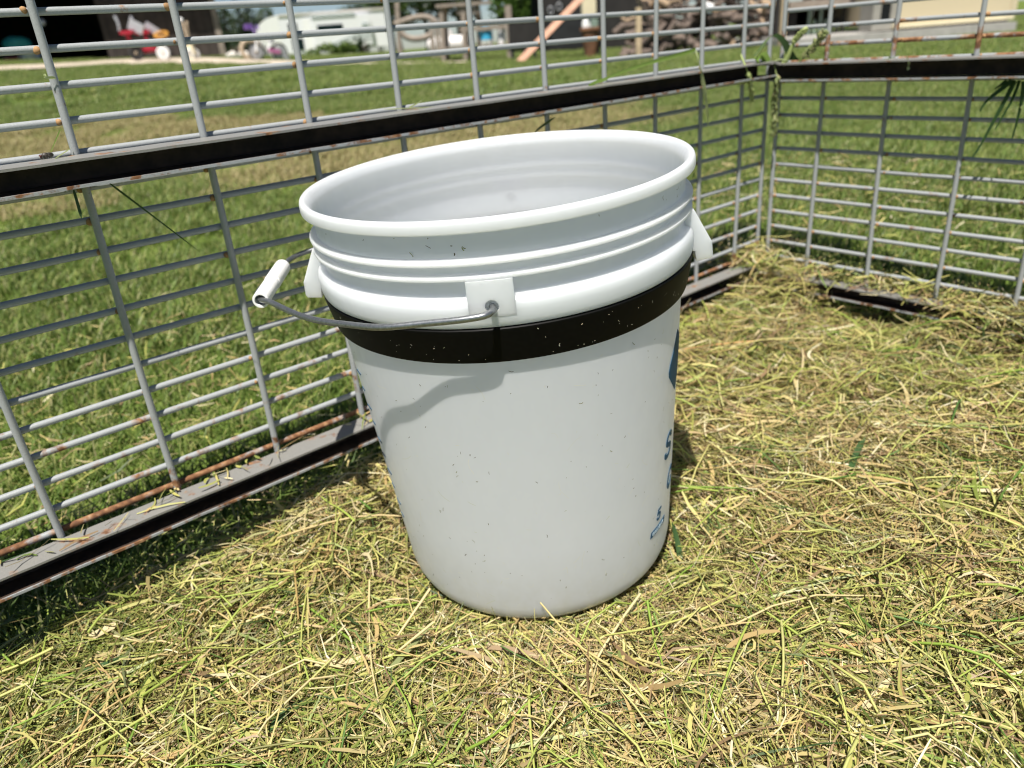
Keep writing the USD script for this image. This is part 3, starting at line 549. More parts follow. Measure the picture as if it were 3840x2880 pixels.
v2, f2 = ribbons(np.c_[xc, ground(xc[:, 0], xc[:, 1]) + rng.uniform(.008, .03, clip_n)], rng.uniform(0, 6.28, clip_n), pitch, rng.uniform(.012, .05, clip_n), rng.uniform(.001, .003, clip_n), rng.normal(0, .3, clip_n), rng.uniform(-1, 1, clip_n), 2)
tag(obj('lawn_edge', (v.reshape(-1, 3), f[np.repeat(keep, 3)]), M['lawn']), 'mown lawn just outside the rod panels', 'grass', kind='stuff')
tag(obj('lawn_clippings', (v2, f2), M['hay']), 'dry clippings lying on the lawn outside the panels', 'grass clippings', kind='stuff')
# the rest of the lawn: patches of blades set out over the slope
lib = UsdGeom.Scope.Define(stage, '/World/lawn_patches')
protos = []
def patch(name, n, size, hmin, hmax, w, m, seed):
    v, f = blades(n, size, hmin, hmax, w, False, seed); p = '/World/lawn/prototypes/' + name
    mm = usdkit.mesh(stage, p, (v, f), m); add_tone(mm, len(v), f); protos.append(p)
stage.RemovePrim('/World/lawn_patches')
pi = UsdGeom.PointInstancer.Define(stage, '/World/lawn')
for k in range(3): patch('green_patch_%03d' % k if k else 'green_patch', 4200, .5, .012, .05, .0036, M['lawn'], 20 + k)
for k in range(2): patch('dry_patch_%03d' % k if k else 'dry_patch', 3400, .5, .012, .042, .0038, M['lawn_dry'], 30 + k)
patch('tall_patch', 1500, .5, .06, .17, .006, M['lawn'], 40)
pos, idx, sc, rot = [], [], [], []
def dryness(x, y):
    d = np.hypot(x, y); t = x / np.maximum(y, .1)
    b = smoothstep(d, 2.6, 3.3) * (1 - smoothstep(d, 5.0, 6.0)) * (1 - smoothstep(t, .05, .3)) * 1.1
    return b + .35 * (meshkit.noise(np.stack([np.asarray(x) * .9, np.asarray(y) * .9, np.zeros_like(x)], -1), 9) - .5)
for step, d0, d1, s in ((.34, 0, 7, 1.0), (.8, 7, 34, 2.0)):
    g = np.arange(-38, 38, step)
    X, Y = np.meshgrid(g, np.arange(.1, 36, step), indexing='ij'); X = X + rng.uniform(-.3, .3, X.shape) * step; Y = Y + rng.uniform(-.3, .3, X.shape) * step
    D = np.hypot(X, Y); dist = np.maximum(X * nA[0] + Y * nA[1] - cA, X * nB[0] + Y * nB[1] - cB)
    keep = (D > d0) & (D <= d1) & (dist > .62) & (np.abs(X) < .6 + .95 * Y)
    X, Y = X[keep], Y[keep]; dr = dryness(X, Y); dd = np.hypot(X, Y)
    for x, y, r_, d_ in zip(X, Y, dr, dd):
        if on_drive(x, y): continue
        k = (3 + rng.integers(2)) if r_ > rng.uniform(.3, .75) else rng.integers(3)
        pos.append((x, y, float(ground(x, y)) - .004)); idx.append(int(k)); sc.append(s * rng.uniform(.85, 1.2)); rot.append(rng.uniform(0, 6.28))
pi.CreatePrototypesRel().SetTargets(protos)
pi.CreateProtoIndicesAttr(Vt.IntArray(idx)); pi.CreatePositionsAttr(Vt.Vec3fArray([Gf.Vec3f(*map(float, p)) for p in pos]))
pi.CreateScalesAttr(Vt.Vec3fArray([Gf.Vec3f(s, s, .55 * s + .45) for s in sc]))
pi.CreateOrientationsAttr(Vt.QuathArray([Gf.Quath(math.cos(r / 2), 0, 0, math.sin(r / 2)) for r in rot]))
tag(pi, 'mown lawn with a dry brown belt behind the pen', 'grass', kind='stuff')

# ------------------------------------------------------------------ background: barn
def col(px, Y):
    """ground point seen in a column of the photograph, Y metres ahead"""
    p = at(px, 200, Y)
    for _ in range(6):
        z = float(ground(p[0], p[1])); dv = p - EYE; py = 1440 - F_PX * ((np.array([p[0], Y, z]) - EYE) @ UP) / ((np.array([p[0], Y, z]) - EYE) @ FWD); p = at(px, py, Y)
    return p
M['barn'] = plain('weathered_brown_board', (.052, .040, .034), .9, .45, 3., bump=.2)
M['dark'] = plain('dark_wood', (.018, .016, .015), .9, .4, 5.)
M['black'] = plain('black_metal', (.014, .015, .016), .55, .4, 8.)
M['greywood'] = plain('weathered_grey_wood', (.27, .225, .185), .9, .3, 14., bump=.2)
M['tanwood'] = plain('tan_timber', (.52, .40, .26), .8, .25, 10.)
M['log'] = plain('bark', (.145, .11, .09), .95, .6, 22., bump=.5)
M['logend'] = plain('cut_wood', (.36, .26, .17), .9, .4, 30.)
M['red'] = plain('red_enamel', (.36, .015, .035), .4, .2)
M['white'] = plain('white_paint', (.78, .78, .77), .45, .06)
M['cream'] = plain('cream_paint', (.72, .64, .44), .6, .1)
M['teal'] = plain('teal_plastic', (.03, .30, .26), .5, .2)
M['purple'] = plain('purple_plastic', (.14, .07, .30), .5, .2)
M['pink'] = plain('pink_plastic', (.48, .16, .32), .5, .2)
M['blue'] = plain('blue_label', (.05, .38, .62), .5, .15)
M['rubber'] = plain('tyre_rubber', (.03, .03, .03), .8, .3)
M['beige'] = plain('beige_rubber', (.45, .36, .26), .8, .2)
M['orange'] = plain('orange_plastic', (.50, .24, .04), .5, .2)
M['terra'] = plain('rust_brown_clay', (.20, .095, .05), .85, .5, 8.)
M['green'] = plain('dull_green_tin', (.20, .27, .22), .6, .2)
M['pinkwood'] = plain('pinkish_board', (.56, .31, .21), .75, .25, 12.)
M['steel'] = plain('dull_steel', (.55, .55, .58), .4, .15, metal=.5)
M['camper'] = plain('white_camper_skin', (.76, .765, .79), .4, .04)
M['roofing'] = plain('pale_roofing', (.62, .58, .53), .7, .1)
M['camper_grey'] = plain('grey_stripe', (.42, .46, .47), .5, .1)
M['pane'] = plain('dark_pane', (.006, .016, .018), .45, .2, spec=.2)
M['tanwall'] = plain('tan_stucco', (.58, .49, .33), .9, .08, 120., bump=.2)
M['ac'] = plain('grey_casing', (.30, .285, .25), .6, .1)
M['clear'] = plain('cloudy_plastic', (.55, .57, .52), .25, .1)
M['jugwhite'] = plain('tank_white', (.74, .70, .68), .5, .08, 5.)

bn = col(850, 22.8); fx = np.array([-.94, -.342, 0]); fy = np.array([-.342, .94, 0]); EZ = np.array([0, 0, 1.])
zb = min(float(ground(*(bn + fx * s)[:2])) for s in (0, 5, 10, 16)) - .3
BW = lambda s, d, z: np.array([bn[0], bn[1], 0]) + fx * s + fy * d + EZ * z
def along_barn(px):
    d = ray(px, 150); n = fy; t = ((bn - EYE) @ n) / (d @ n); return (EYE + d * t - bn) @ fx
barn = thing('barn', 'dark brown weathered barn with a wide open bay, far left behind the drive', 'barn', bn)
def slab_b(s0, s1, d0, d1, z0, z1): return obox(BW((s0 + s1) / 2, (d0 + d1) / 2, (z0 + z1) / 2), fx, fy, EZ, abs(s1 - s0), abs(d1 - d0), abs(z1 - z0))
sa, sb = along_barn(392), along_barn(-420); ztop = float(ground(*bn[:2])) + 4.0
s = 0.16
while s < sa - .05:
    w = min(.235, sa - s); obj('wall_board', slab_b(s + .006, s + w - .006, rng.uniform(-.008, .008), .04, zb, ztop), M['barn'], barn); s += .235
obj('corner_trim', slab_b(0, .15, -.03, .05, zb, ztop), M['greywood'], barn)
s = sb
while s < 17: obj('wall_board', slab_b(s + .006, s + .39, rng.uniform(-.008, .008), .04, zb, ztop), M['barn'], barn); s += .4
zl = float(ground(*BW(sa, 0, 0)[:2])) + 2.25
for k in range(9): obj('lintel_board', slab_b(sa + .01, sb - .01, rng.uniform(-.006, .006), .04, zl + k * .2 + .006, zl + k * .2 + .2), M['barn'], barn)
obj('side_wall', [slab_b(.0, .06, .06, 9, zb, ztop), slab_b(16.9, 17, .06, 9, zb, ztop)], M['barn'], barn)
obj('back_wall', slab_b(.06, 16.9, 8.9, 9, zb, ztop), M['dark'], barn)
obj('barn_floor', slab_b(.07, 16.8, .1, 8.8, zb, zb + .2), M['dark'], barn)
obj('roof', slab_b(-.3, 17.3, -1.3, 9.3, ztop, ztop + .12), M['greywood'], barn)
# things standing in the open bay
def in_bay(px, py, dep):
    d = ray(px, py); o_ = bn + fy * dep; t = ((o_ - EYE) @ fy) / (d @ fy); return EYE + d * t
p = in_bay(65, 166, 1.0); t = thing('tarpaulin', 'teal tarpaulin heaped in the dark barn bay', 'tarpaulin', p)
b = trimesh.creation.icosphere(3, .34); b.vertices *= np.array([1.1, .7, .55]); b.vertices += .12 * (meshkit.fbm(b.vertices * 5, 3)[:, None] - .5) * np.array(b.vertex_normals); b.apply_translation(p); obj('fold', b, M['teal'], t, smooth=True)
pb = in_bay(65, 205, 1.0); obj('crate', slab_b(*(lambda q: (q - .4, q + .4))((p - bn) @ fx), .7, 1.3, zb + .2, p[2] - .12), M['dark'], t)
p = in_bay(156, 84, .5); t = thing('lantern', 'small pale round lantern hanging in the barn bay', 'lantern', p); obj('globe', ball(p, .09), M['steel'], t, smooth=True); obj('cord', cyl(p + EZ * .08, np.r_[p[:2], zl + .1], .012, 6), M['dark'], t)
p = in_bay(118, 228, .6); p[2] = max(p[2], zb + .2); t = thing('feed_bin', 'grey feed bin on the floor of the barn bay', 'bin', p); obj('bin_body', lathe([(0, 0), (.22, 0), (.27, .42), (.28, .44), (.25, .44), (.2, .05), (0, .05)], 24, p - EZ * .25), M['steel'], t, smooth=35); obj('bin_handle', tube([p + fx * .27 + EZ * .1, p + fx * .33 + EZ * .05, p + fx * .27], .012, 6), M['dark'], t)
p = in_bay(50, 236, .6); t = thing('fuel_can', 'dark red can beside the grey bin in the barn bay', 'can', p); obj('can_body', obox(p - EZ * .05, fx, fy, EZ, .32, .22, .34), M['red'], t); obj('spout', cyl(p + fx * .1 + EZ * .12, p + fx * .16 + EZ * .26, .03, 10), M['black'], t)

# ------------------------------------------------------------------ ride-on cart, hand truck, bicycle
def wheel(c, r, w, axis, tyre, rim, parent):
    a = np.array(axis, float); a /= np.linalg.norm(a); k = np.linspace(0, 2 * np.pi, 29); u = np.cross(a, EZ); u /= np.linalg.norm(u); v = np.cross(u, a)
    ring = np.array([c + (u * math.cos(x) + v * math.sin(x)) * (r - w * .35) for x in k]); tm = tube(ring, w * .35, 8, caps=False)
    wh = obj('wheel', cyl(c - a * w * .25, c + a * w * .25, r * .72, 24), rim, parent, smooth=40); obj('tyre', tm, tyre, wh, smooth=True); obj('hub', cyl(c - a * w * .5, c + a * w * .5, r * .18, 12), M['beige'], wh, smooth=40)
Yc = 20.0; CP = lambda px, py, dy=0: at(px, py, Yc + dy)
c0 = col(545, Yc); t = thing('ride_on_cart', 'small red ride-on cart with two L-shaped seats, standing before the barn wall', 'cart', c0)
for dx, dy, mt in ((0, 0, M['pink']), (60, .55, M['red'])):
    obj('seat', beam(CP(460 + dx, 124, dy), CP(508 + dx, 118, dy), .34, .07), M['red'], t); obj('seat_back', beam(CP(505 + dx, 118, dy), CP(514 + dx, 82 + (14 if dx else 0), dy), .34, .05, (0, 1, 0)), M['steel'], t)
obj('frame', [beam(CP(490, 200, .2), CP(620, 182, .2), .12, .08), beam(CP(500, 190, .1), CP(478, 128, .1), .08, .08), beam(CP(560, 188, .4), CP(545, 128, .5), .08, .08), beam(CP(520, 186, .3), CP(600, 180, .3), .5, .06)], M['red'], t)
obj('steering_column', tube([CP(622, 185, .3), CP(606, 140, .3)], .025, 8), M['black'], t)
k = np.linspace(0, 2 * np.pi, 21); obj('steering_wheel', tube(np.array([CP(604, 130, .3) + np.array([.15 * math.cos(x), .12 * math.sin(x), .06 * math.sin(x)]) for x in k]), .035, 8, caps=False), M['orange'], t, smooth=True)
gz = lambda p, r: np.array([p[0], p[1], float(ground(p[0], p[1])) + r])
for px, dy, r, mt, ty in ((613, 0, .155, M['white'], M['white']), (622, .7, .155, M['white'], M['rubber']), (512, 0, .17, M['dark'], M['rubber']), (520, .7, .17, M['dark'], M['rubber'])):
    wheel(gz(CP(px, 205, dy), r + .03), r, .1, (.25, -1, 0), ty, mt, t)
obj('roll_hoop', tube(spline([CP(428, 60, .6), CP(440, 80, .6), CP(448, 115, .6)], 10), .035, 8), M['steel'], t); obj('roll_hoop', tube(spline([CP(488, 62, .6), CP(499, 82, .6), CP(503, 110, .6)], 10), .035, 8), M['steel'], t)
c0 = col(715, 20.6); Yc = 20.6; t = thing('hand_truck', 'cream two-wheeled hand truck leaning by the right end of the barn wall', 'hand truck', c0)
obj('frame', [tube(spline([CP(682, 85), CP(692, 112), CP(702, 140), CP(712, 195)], 14), .035, 8), tube(spline([CP(700, 80, .1), CP(702, 112, .1), CP(708, 140, .1), CP(722, 190, .1)], 14), .035, 8)], M['beige'], t, smooth=True)
obj('back_plate', beam(CP(706, 168), CP(720, 205), .2, .14, (0, 1, 0)), M['cream'], t); obj('handle_knob', ball(CP(678, 75), .055), M['white'], t, smooth=True)
obj('toe_plate', beam(gz(CP(712, 215, -.1), .04), gz(CP(735, 215, -.1), .04), .22, .03), M['cream'], t)
for px, dy in ((711, -.12), (732, .15)): wheel(gz(CP(px, 205, dy), .13), .13, .09, (.8, -.6, 0), M['white'], M['white'], t)
Yc = 19.0; c0 = col(1010, Yc); t = thing('bicycle', 'white and purple child bicycle parked on the grass before the camper', 'bicycle', c0)
pw = gz(CP(962, 200), .2); pr_ = gz(CP(1050, 200, .35), .2); ax_ = np.cross(pr_ - pw, EZ)
wheel(pw, .2, .06, ax_, M['rubber'], M['steel'], t); wheel(pr_, .2, .06, ax_, M['rubber'], M['steel'], t)
hd = pw + EZ * .36 + (pr_ - pw) * .12; st_ = pr_ + EZ * .30 + (pw - pr_) * .2; bb = (pw + pr_) / 2 + EZ * .03
obj('fork', [tube([pw, hd], .028, 8), tube([pw + ax_ * .05, hd], .022, 8)], M['white'], t); obj('frame', [tube([hd - EZ * .06, bb], .035, 8), tube([bb, st_], .03, 8), tube([bb, pr_], .022, 8), tube([st_ - EZ * .05, pr_], .02, 8), tube([hd - EZ * .04, st_ - EZ * .1], .03, 8)], M['white'], t)
obj('handlebar', tube(spline([hd + EZ * .1 - ax_ * .4, hd + EZ * .16 - ax_ * .2, hd + EZ * .02, hd + EZ * .16 + ax_ * .2, hd + EZ * .1 + ax_ * .4], 20), .018, 8), M['purple'], t)
obj('basket', obox(hd + EZ * .16 + (pw - pr_) * .25, *(lambda d: (d, np.cross(EZ, d), EZ))((pr_ - pw) * np.array([1, 1, 0]) / np.linalg.norm(((pr_ - pw) * np.array([1, 1, 0])))), .13, .18, .11), M['purple'], t)
obj('saddle', obox(st_ + EZ * .05, *(lambda d: (d, np.cross(EZ, d), EZ))((pr_ - pw) * np.array([1, 1, 0]) / np.linalg.norm(((pr_ - pw) * np.array([1, 1, 0])))), .2, .12, .06), M['pink'], t)
obj('chain_guard', beam(bb + ax_ * .08, pr_ + ax_ * .08, .02, .09), M['pink'], t)
for s_ in (-1, 1): obj('training_wheel', cyl(gz(pr_ + ax_ * .55 * s_, .07), gz(pr_ + ax_ * .62 * s_, .07), .07, 16), M['steel'], t)
c0 = col(938, 19.6); Yc = 19.6; t = thing('tyre', 'beige old tyre standing upright behind the child bicycle', 'tyre', c0); k = np.linspace(0, 2 * np.pi, 31); cc = gz(CP(942, 190), .25)
obj('tread', tube(np.array([cc + np.array([.20 * math.cos(x), .06 * math.cos(x), .20 * math.sin(x)]) for x in k]), .055, 10, caps=False), M['beige'], t, smooth=True)

# ------------------------------------------------------------------ camper
Yc = 50.0; cb = col(1225, Yc); cu = np.array([.972, .235, 0]); cd = np.array([-.235, .972, 0]); mp = ((cb - EYE) @ FWD) / F_PX
CW = lambda x, d, z: cb + cu * x + cd * d + EZ * (z * .84)
camper = thing('camper', 'white fifth-wheel camper with a rounded raised nose, parked far behind the pen', 'camper', cb)
xl, xr = (1072 - 1225) * mp, (1462 - 1225) * mp; Hc = 2.75; xn = (985 - 1225) * mp
def loft(sec, d0, d1): 
    m = trimesh.creation.extrude_polygon(Polygon(sec), d1 - d0); v = np.array(m.vertices); return trimesh.Trimesh(np.array([CW(a, d0 + c, b) for a, b, c in v]), m.faces)
nose = [(xl + .05, .95), (xn + .12, 1.0), (xn, 1.25), (xn + .05, 1.65)] + [(xn + .05 + (1 - math.cos(a)) * 1.5, 1.65 + math.sin(a) * 1.2) for a in np.linspace(.1, 1.4, 8)] + [(xl + .05, Hc + .12)]
obj('nose_cap', loft(nose, .02, 2.38), M['white'], camper, smooth=35)
obj('body', loft([(xl + .06, .38), (xr, .38), (xr, Hc), (xl + .06, Hc)], 0, 2.4), M['camper'], camper)
obj('roof', loft([(xl + .06, Hc + .003), (xr + .05, Hc + .003), (xr + .05, Hc + .14), (xl + .06, Hc + .14)], -.06, 2.46), M['roofing'], camper)
X_ = lambda px: (px - 1225) * mp
def panel_c(nm, p0, p1, z0, z1, d, m): obj(nm, loft([(X_(p0), z0), (X_(p1), z0), (X_(p1), z1), (X_(p0), z1)], d - .04, d), m, camper)
panel_c('window', 1104, 1136, 1.65, 2.3, -.005, M['pane']); panel_c('window', 1108, 1150, .55, 1.3, -.005, M['pane'])
obj('door', loft([(X_(1158), .5), (X_(1184), .5), (X_(1184), Hc - .2), (X_(1158), Hc - .2)], -.05, -.004), M['white'], camper)
so = obj('slide_out', loft([(X_(1192), .48), (X_(1400), .48), (X_(1400), Hc - .22), (X_(1192), Hc - .22)], -.55, -.004), M['camper'], camper)
obj('awning', loft([(X_(1186), Hc - .2), (X_(1348), Hc - .2), (X_(1348), Hc - .02), (X_(1186), Hc - .02)], -.62, -.56), M['camper_grey'], camper)
obj('window', loft([(X_(1206), 1.55), (X_(1298), 1.55), (X_(1298), 2.02), (X_(1206), 2.02)], -.6, -.553), M['pane'], so)
obj('window', loft([(X_(1368), 1.75), (X_(1392), 1.75), (X_(1392), 2.0), (X_(1368), 2.0)], -.6, -.553), M['camper_grey'], so)
for a, b, z0, z1, w in ((1215, 1390, .62, 1.45, .10), (1250, 1396, .58, 1.20, .14), (1330, 1396, .62, 1.0, .08)):
    obj('stripe', loft([(X_(a), z0), (X_(a) + w * 2, z0), (X_(b), z1), (X_(b), z1 + w)], -.575, -.554), M['camper_grey'], so)
for px in (1290, 1345):
    wc = CW(X_(px), .2, .36); wheel(wc, .36, .22, cd, M['rubber'], M['steel'], camper)
for px in (1120, 1440): obj('jack_leg', cyl(CW(X_(px), .4, -.05), CW(X_(px), .4, .4), .06, 8), M['steel'], camper)
# ------------------------------------------------------------------ trees, bushes
M['leaf1'] = leafy('tree_leaf', [(0, (.018, .038, .009)), (.5, (.035, .065, .013)), (.85, (.07, .11, .022)), (1, (.11, .15, .035))], transl=.2)
M['leaf2'] = leafy('pine_leaf', [(0, (.010, .024, .008)), (.6, (.022, .042, .013)), (1, (.05, .075, .022))], transl=.12)
M['bark'] = plain('tree_bark', (.12, .09, .07), .95, .4, 6.)
def crown(clumps, n, size, seed):
    r = np.random.default_rng(seed); V = []
    for (c, rad_) in clumps:
        k = int(n * np.prod(rad_) ** .55); d = r.normal(size=(k, 3)); d /= np.linalg.norm(d, axis=1, keepdims=True); q_ = d * (r.uniform(.35, 1.08, k) ** .6)[:, None] * np.array(rad_) + c
        a, b = r.normal(size=(k, 3)), r.normal(size=(k, 3)); a /= np.linalg.norm(a, axis=1, keepdims=True); b = np.cross(a, b); b /= np.linalg.norm(b, axis=1, keepdims=True); s = r.uniform(.6, 1.4, (k, 1)) * size
        V.append(np.stack([q_ - a * s, q_ + b * s * .6, q_ + a * s, q_ - b * s * .6], 1))
    V = np.concatenate(V).reshape(-1, 3); k = np.arange(len(V) // 4)[:, None] * 4
    return V, np.vstack([k + [[0, 1, 2]], k + [[0, 2, 3]]])
def tree_things(kind, seed, h):
    r = np.random.default_rng(seed)
    tr = [tube(spline([(0, 0, -.3), (r.normal(0, .05), 0, h * .3), (r.normal(0, .15), r.normal(0, .1), h * .6), (r.normal(0, .2), 0, h * .92)], 12), np.linspace(.16, .03, 12) * h / 6, 8)]; cl = []
    if kind == 'pine':
        for z in np.linspace(.22, .97, 11):
            w = (1.05 - z) * h * .34 + .25
            for _ in range(4):
                a = r.uniform(0, 6.28); d = w * r.uniform(.2, .85); e = np.array([math.cos(a) * d, math.sin(a) * d, z * h + r.normal(0, .12)]); cl.append((e, (w * .42, w * .42, w * .26))); tr.append(tube([(0, 0, z * h - .1), e], .03, 5))
    else:
        for _ in range(26):
            a, d, z = r.uniform(0, 6.28), r.uniform(0, 1) ** .6 * h * .30, r.uniform(.30, .95); k = 1 - abs(z - .58) * 1.1; e = np.array([math.cos(a) * d * k, math.sin(a) * d * k, z * h]); s = r.uniform(.07, .13) * h; cl.append((e, (s * 1.25, s * 1.25, s * .9))); tr.append(tube([(0, 0, z * h * .6), e], .04, 5))
    return cat_(tr), crown(cl, 170 if kind != 'pine' else 210, .11 * h / 6, seed)
firsts = {}
def place_tree(kind, px, Y, h, label, group):
    g_ = col(px, Y); key = kind
    if key not in firsts:
        p = thing(kind[0] + '_tree', label, 'tree', (0, 0, 0), group); tr, cr = tree_things(kind[1], kind[2], 6.0); obj('trunk', tr, M['bark'], p, smooth=True); obj('crown', cr, kind[3], p); firsts[key] = p
        x = UsdGeom.Xformable(p); x.GetOrderedXformOps()[0].Set(Gf.Vec3d(*map(float, g_ - EZ * .05))); x.AddRotateZOp().Set(rng.uniform(0, 360)); x.AddScaleOp().Set(Gf.Vec3f(h / 6)); return
    x = UsdGeom.Xform.Define(stage, numbered('/World/' + kind[0] + '_tree')); x.GetPrim().GetReferences().AddInternalReference(firsts[key].GetPath()); x.GetPrim().SetInstanceable(True)
    x.ClearXformOpOrder(); x.AddTranslateOp().Set(Gf.Vec3d(*map(float, g_ - EZ * .05))); x.AddRotateZOp().Set(rng.uniform(0, 360)); s = float(h / 6); x.AddScaleOp().Set(Gf.Vec3f(s * rng.uniform(.9, 1.15), s, s)); tag(x, label, 'tree', group)
K1 = ('pine', 'pine', 11, M['leaf2']); K2 = ('broadleaf', 'leafy', 12, M['leaf1']); K3 = ('dark_broadleaf', 'leafy', 13, M['leaf2'])
L1 = ('dark green conifer of the treeline left of the camper', 'conifers between the barn and the camper'); L2 = ('leafy green tree of the treeline above the camper roof', 'trees behind the camper'); L3 = ('tall dark tree behind the weathered swing frame and bench', 'trees behind the swing frame'); L4 = ('dark shady tree behind the log pile', 'trees behind the log pile')
for k, px, Y, h, lb in ((K1, 838, 68, 4.3, L1), (K1, 872, 72, 4.7, L1), (K2, 900, 75, 4.5, L1), (K1, 932, 70, 4.6, L1), (K1, 968, 74, 4.7, L1), (K2, 1003, 78, 4.6, L1), (K1, 1040, 80, 4.6, L1), (K3, 1170, 82, 4.0, L2), (K2, 1265, 80, 3.9, L2), (K2, 1320, 78, 4.2, L2), (K3, 1380, 76, 4.4, L2), (K2, 1425, 74, 4.5, L2),
                        (K2, 1480, 55, 7.0, L3), (K3, 1512, 60, 6.4, L3), (K3, 1600, 52, 6.6, L3), (K2, 1665, 50, 8., L3), (K3, 1730, 48, 8.5, L3), (K2, 1800, 46, 8., L3), (K3, 1870, 42, 8., L3), (K2, 1950, 38, 7., L3), (K3, 2010, 36, 7., L3),
                        (K3, 2130, 30, 7.5, L4), (K3, 2260, 28, 7.5, L4), (K3, 2400, 27, 7., L4), (K3, 2530, 26, 7., L4), (K3, 2660, 25, 7., L4), (K3, 2790, 25, 7., L4), (K3, 2900, 24, 6.5, L4), (K3, 3010, 24, 6., L4), (K2, 3140, 26, 5.5, L4), (K3, 3260, 28, 5.5, L4)):
    place_tree(k, px, Y, h, *lb)
def bush(name, label, px, Y, w, h, n, m, cat='bush', size=.07):
    g_ = col(px, Y); t = thing(name, label, cat, g_); r = np.random.default_rng(int(px)); cl = [(np.array([r.normal(0, w * .28), r.normal(0, w * .2), h * r.uniform(.25, .72)]), (w * .26, w * .24, h * .30)) for _ in range(12)]
    v, f = crown(cl, n, size, int(px)); obj('foliage', (v + g_, f), m, t); obj('stem', [tube([g_ - EZ * .1, g_ + c * np.array([.7, .7, .9])], .02, 5) for c, _ in cl], M['bark'], t)
bush('weed_mound', 'low rounded green mound of weeds in front of the camper', 1258, 33, 1.35, .52, 800, leafy('weed_leaf', [(0, (.07, .13, .025)), (.6, (.13, .20, .04)), (1, (.20, .26, .07))], transl=.35), 'weeds')
bush('shrub', 'dark scrubby shrub in front of the right end of the camper', 1362, 34, .55, .75, 260, M['leaf2'])
bush('shrub', 'thin dark shrub beside the right corner of the barn', 893, 22.0, .3, .5, 90, M['leaf2'], size=.04)
bush('shrub', 'dark green shrub behind the lean-to at the right', 3215, 20, 1.3, 1.0, 700, M['leaf1'])
bush('shrub', 'bright green shrub behind the bench, left of the black smoker', 1965, 21, 1.4, 1.7, 900, leafy('bright_leaf', [(0, (.04, .09, .015)), (.6, (.08, .15, .025)), (1, (.13, .21, .04))], transl=.35))
for px, lb in ((878, 'small pale stone at the grass edge beside the thin shrub'), (915, 'small pale stone at the grass edge left of the beige tyre')):
    g_ = col(px, 22); b = trimesh.creation.icosphere(2, .15); b.vertices *= np.array([1.4, 1, .8]) * (1 + .5 * (meshkit.fbm(b.vertices * 9 + px, 2)[:, None] - .5)); b.apply_translation(g_ + EZ * .06); tag(obj('stone', b, M['roofing'], smooth=True), lb, 'stone')

# ------------------------------------------------------------------ timber, tank, bench, smoker
Yc = 17.0; c0 = col(1555, Yc); t = thing('swing_frame', 'weathered grey wooden swing frame with a curved top and sagging seat', 'swing frame', c0)
for dy in (0, .75):
    for nm, pts in (('post', [(1486, -30), (1498, 207)]), ('post', [(1617, 74), (1624, 207)]), ('post', [(1636, 84), (1646, 207)])):
        a, b = CP(*pts[0], dy), CP(*pts[1], dy); b[2] = float(ground(b[0], b[1])) - .05; obj(nm, beam(a, b, .085, .085, (0, 1, 0)), M['greywood'], t)
    obj('curved_top', tube(spline([CP(1478, 90, dy), CP(1520, 77, dy), CP(1580, 63, dy), CP(1612, 68, dy), CP(1642, 92, dy)], 16), .055, 8), M['greywood'], t, smooth=True)
    obj('seat_rail', tube(spline([CP(1494, 106, dy), CP(1522, 138, dy), CP(1550, 146, dy), CP(1617, 130, dy)], 14), .06, 8), M['greywood'], t, smooth=True)
for k in range(5):
    x = 1506 + k * 22; y = (128, 146, 144, 140, 133)[k]; obj('seat_slat', beam(CP(x, y, 0), CP(x, y, .75), .09, .03), M['greywood'], t)
Yc = 20.0; c0 = col(1690, Yc); zt = CP(1690, 166); t = thing('gas_tank', 'white horizontal gas tank lying behind the bench posts', 'tank', c0)
pr2 = [(0, 0)] + [(.19 * math.sin(a), .16 * (1 - math.cos(a))) for a in np.linspace(.3, 1.57, 6)] + [(.19, 1.02)] + [(.19 * math.sin(a), 1.02 + .16 * (math.cos(a))) for a in np.linspace(1.4, .3, 6)] + [(0, 1.18)]
tk = lathe(pr2, 32); tk.apply_transform(rotation_matrix(math.pi / 2, (0, 1, 0))); tk.apply_translation(zt - np.array([.59, 0, 0])); obj('shell', tk, M['jugwhite'], t, smooth=40)
for dx in (-.35, .35): gq = zt + np.array([dx, 0, -.17]); obj('foot', box(gq - np.array([.05, .16, gq[2] - float(ground(gq[0], gq[1])) + .05]), gq + np.array([.05, .16, .02])), M['steel'], t)
obj('valve_cover', lathe([(0, .16), (.07, .16), (.08, .02), (.08, 0)], 16, zt + EZ * .17), M['jugwhite'], t, smooth=40)
Yc = 14.6; c0 = col(1770, Yc); bench = thing('potting_bench', 'tall weathered wooden bench with a plank top and open shelf', 'bench', c0)
for k in range(4): obj('top_plank', beam(CP(1634, 24, k * .16), CP(1842, 9, k * .16), .15, .05), M['greywood'], bench)
for px, dy in ((1652, 0), (1734, 0), (1900, 0), (1668, .55), (1745, .55), (1908, .55)):
    a = CP(px, 20, dy); b = CP(px + 9, 200, dy); b[2] = float(ground(b[0], b[1])) - .05; obj('leg', beam(a, b, .075, .075, (0, 1, 0)), M['greywood'], bench)
obj('brace', [beam(CP(1712, 44), CP(1800, 38), .05, .09), beam(CP(1724, 112), CP(1906, 98), .05, .07)], M['greywood'], bench)
for k in range(4): obj('shelf_plank', beam(CP(1640, 184, k * .16), CP(1912, 166, k * .16), .15, .03), M['greywood'], bench)
p = CP(1826, 170, .12); t = thing('drink_jar', 'clear drink jar with a blue label and blue lid on the bench shelf', 'jar', p)
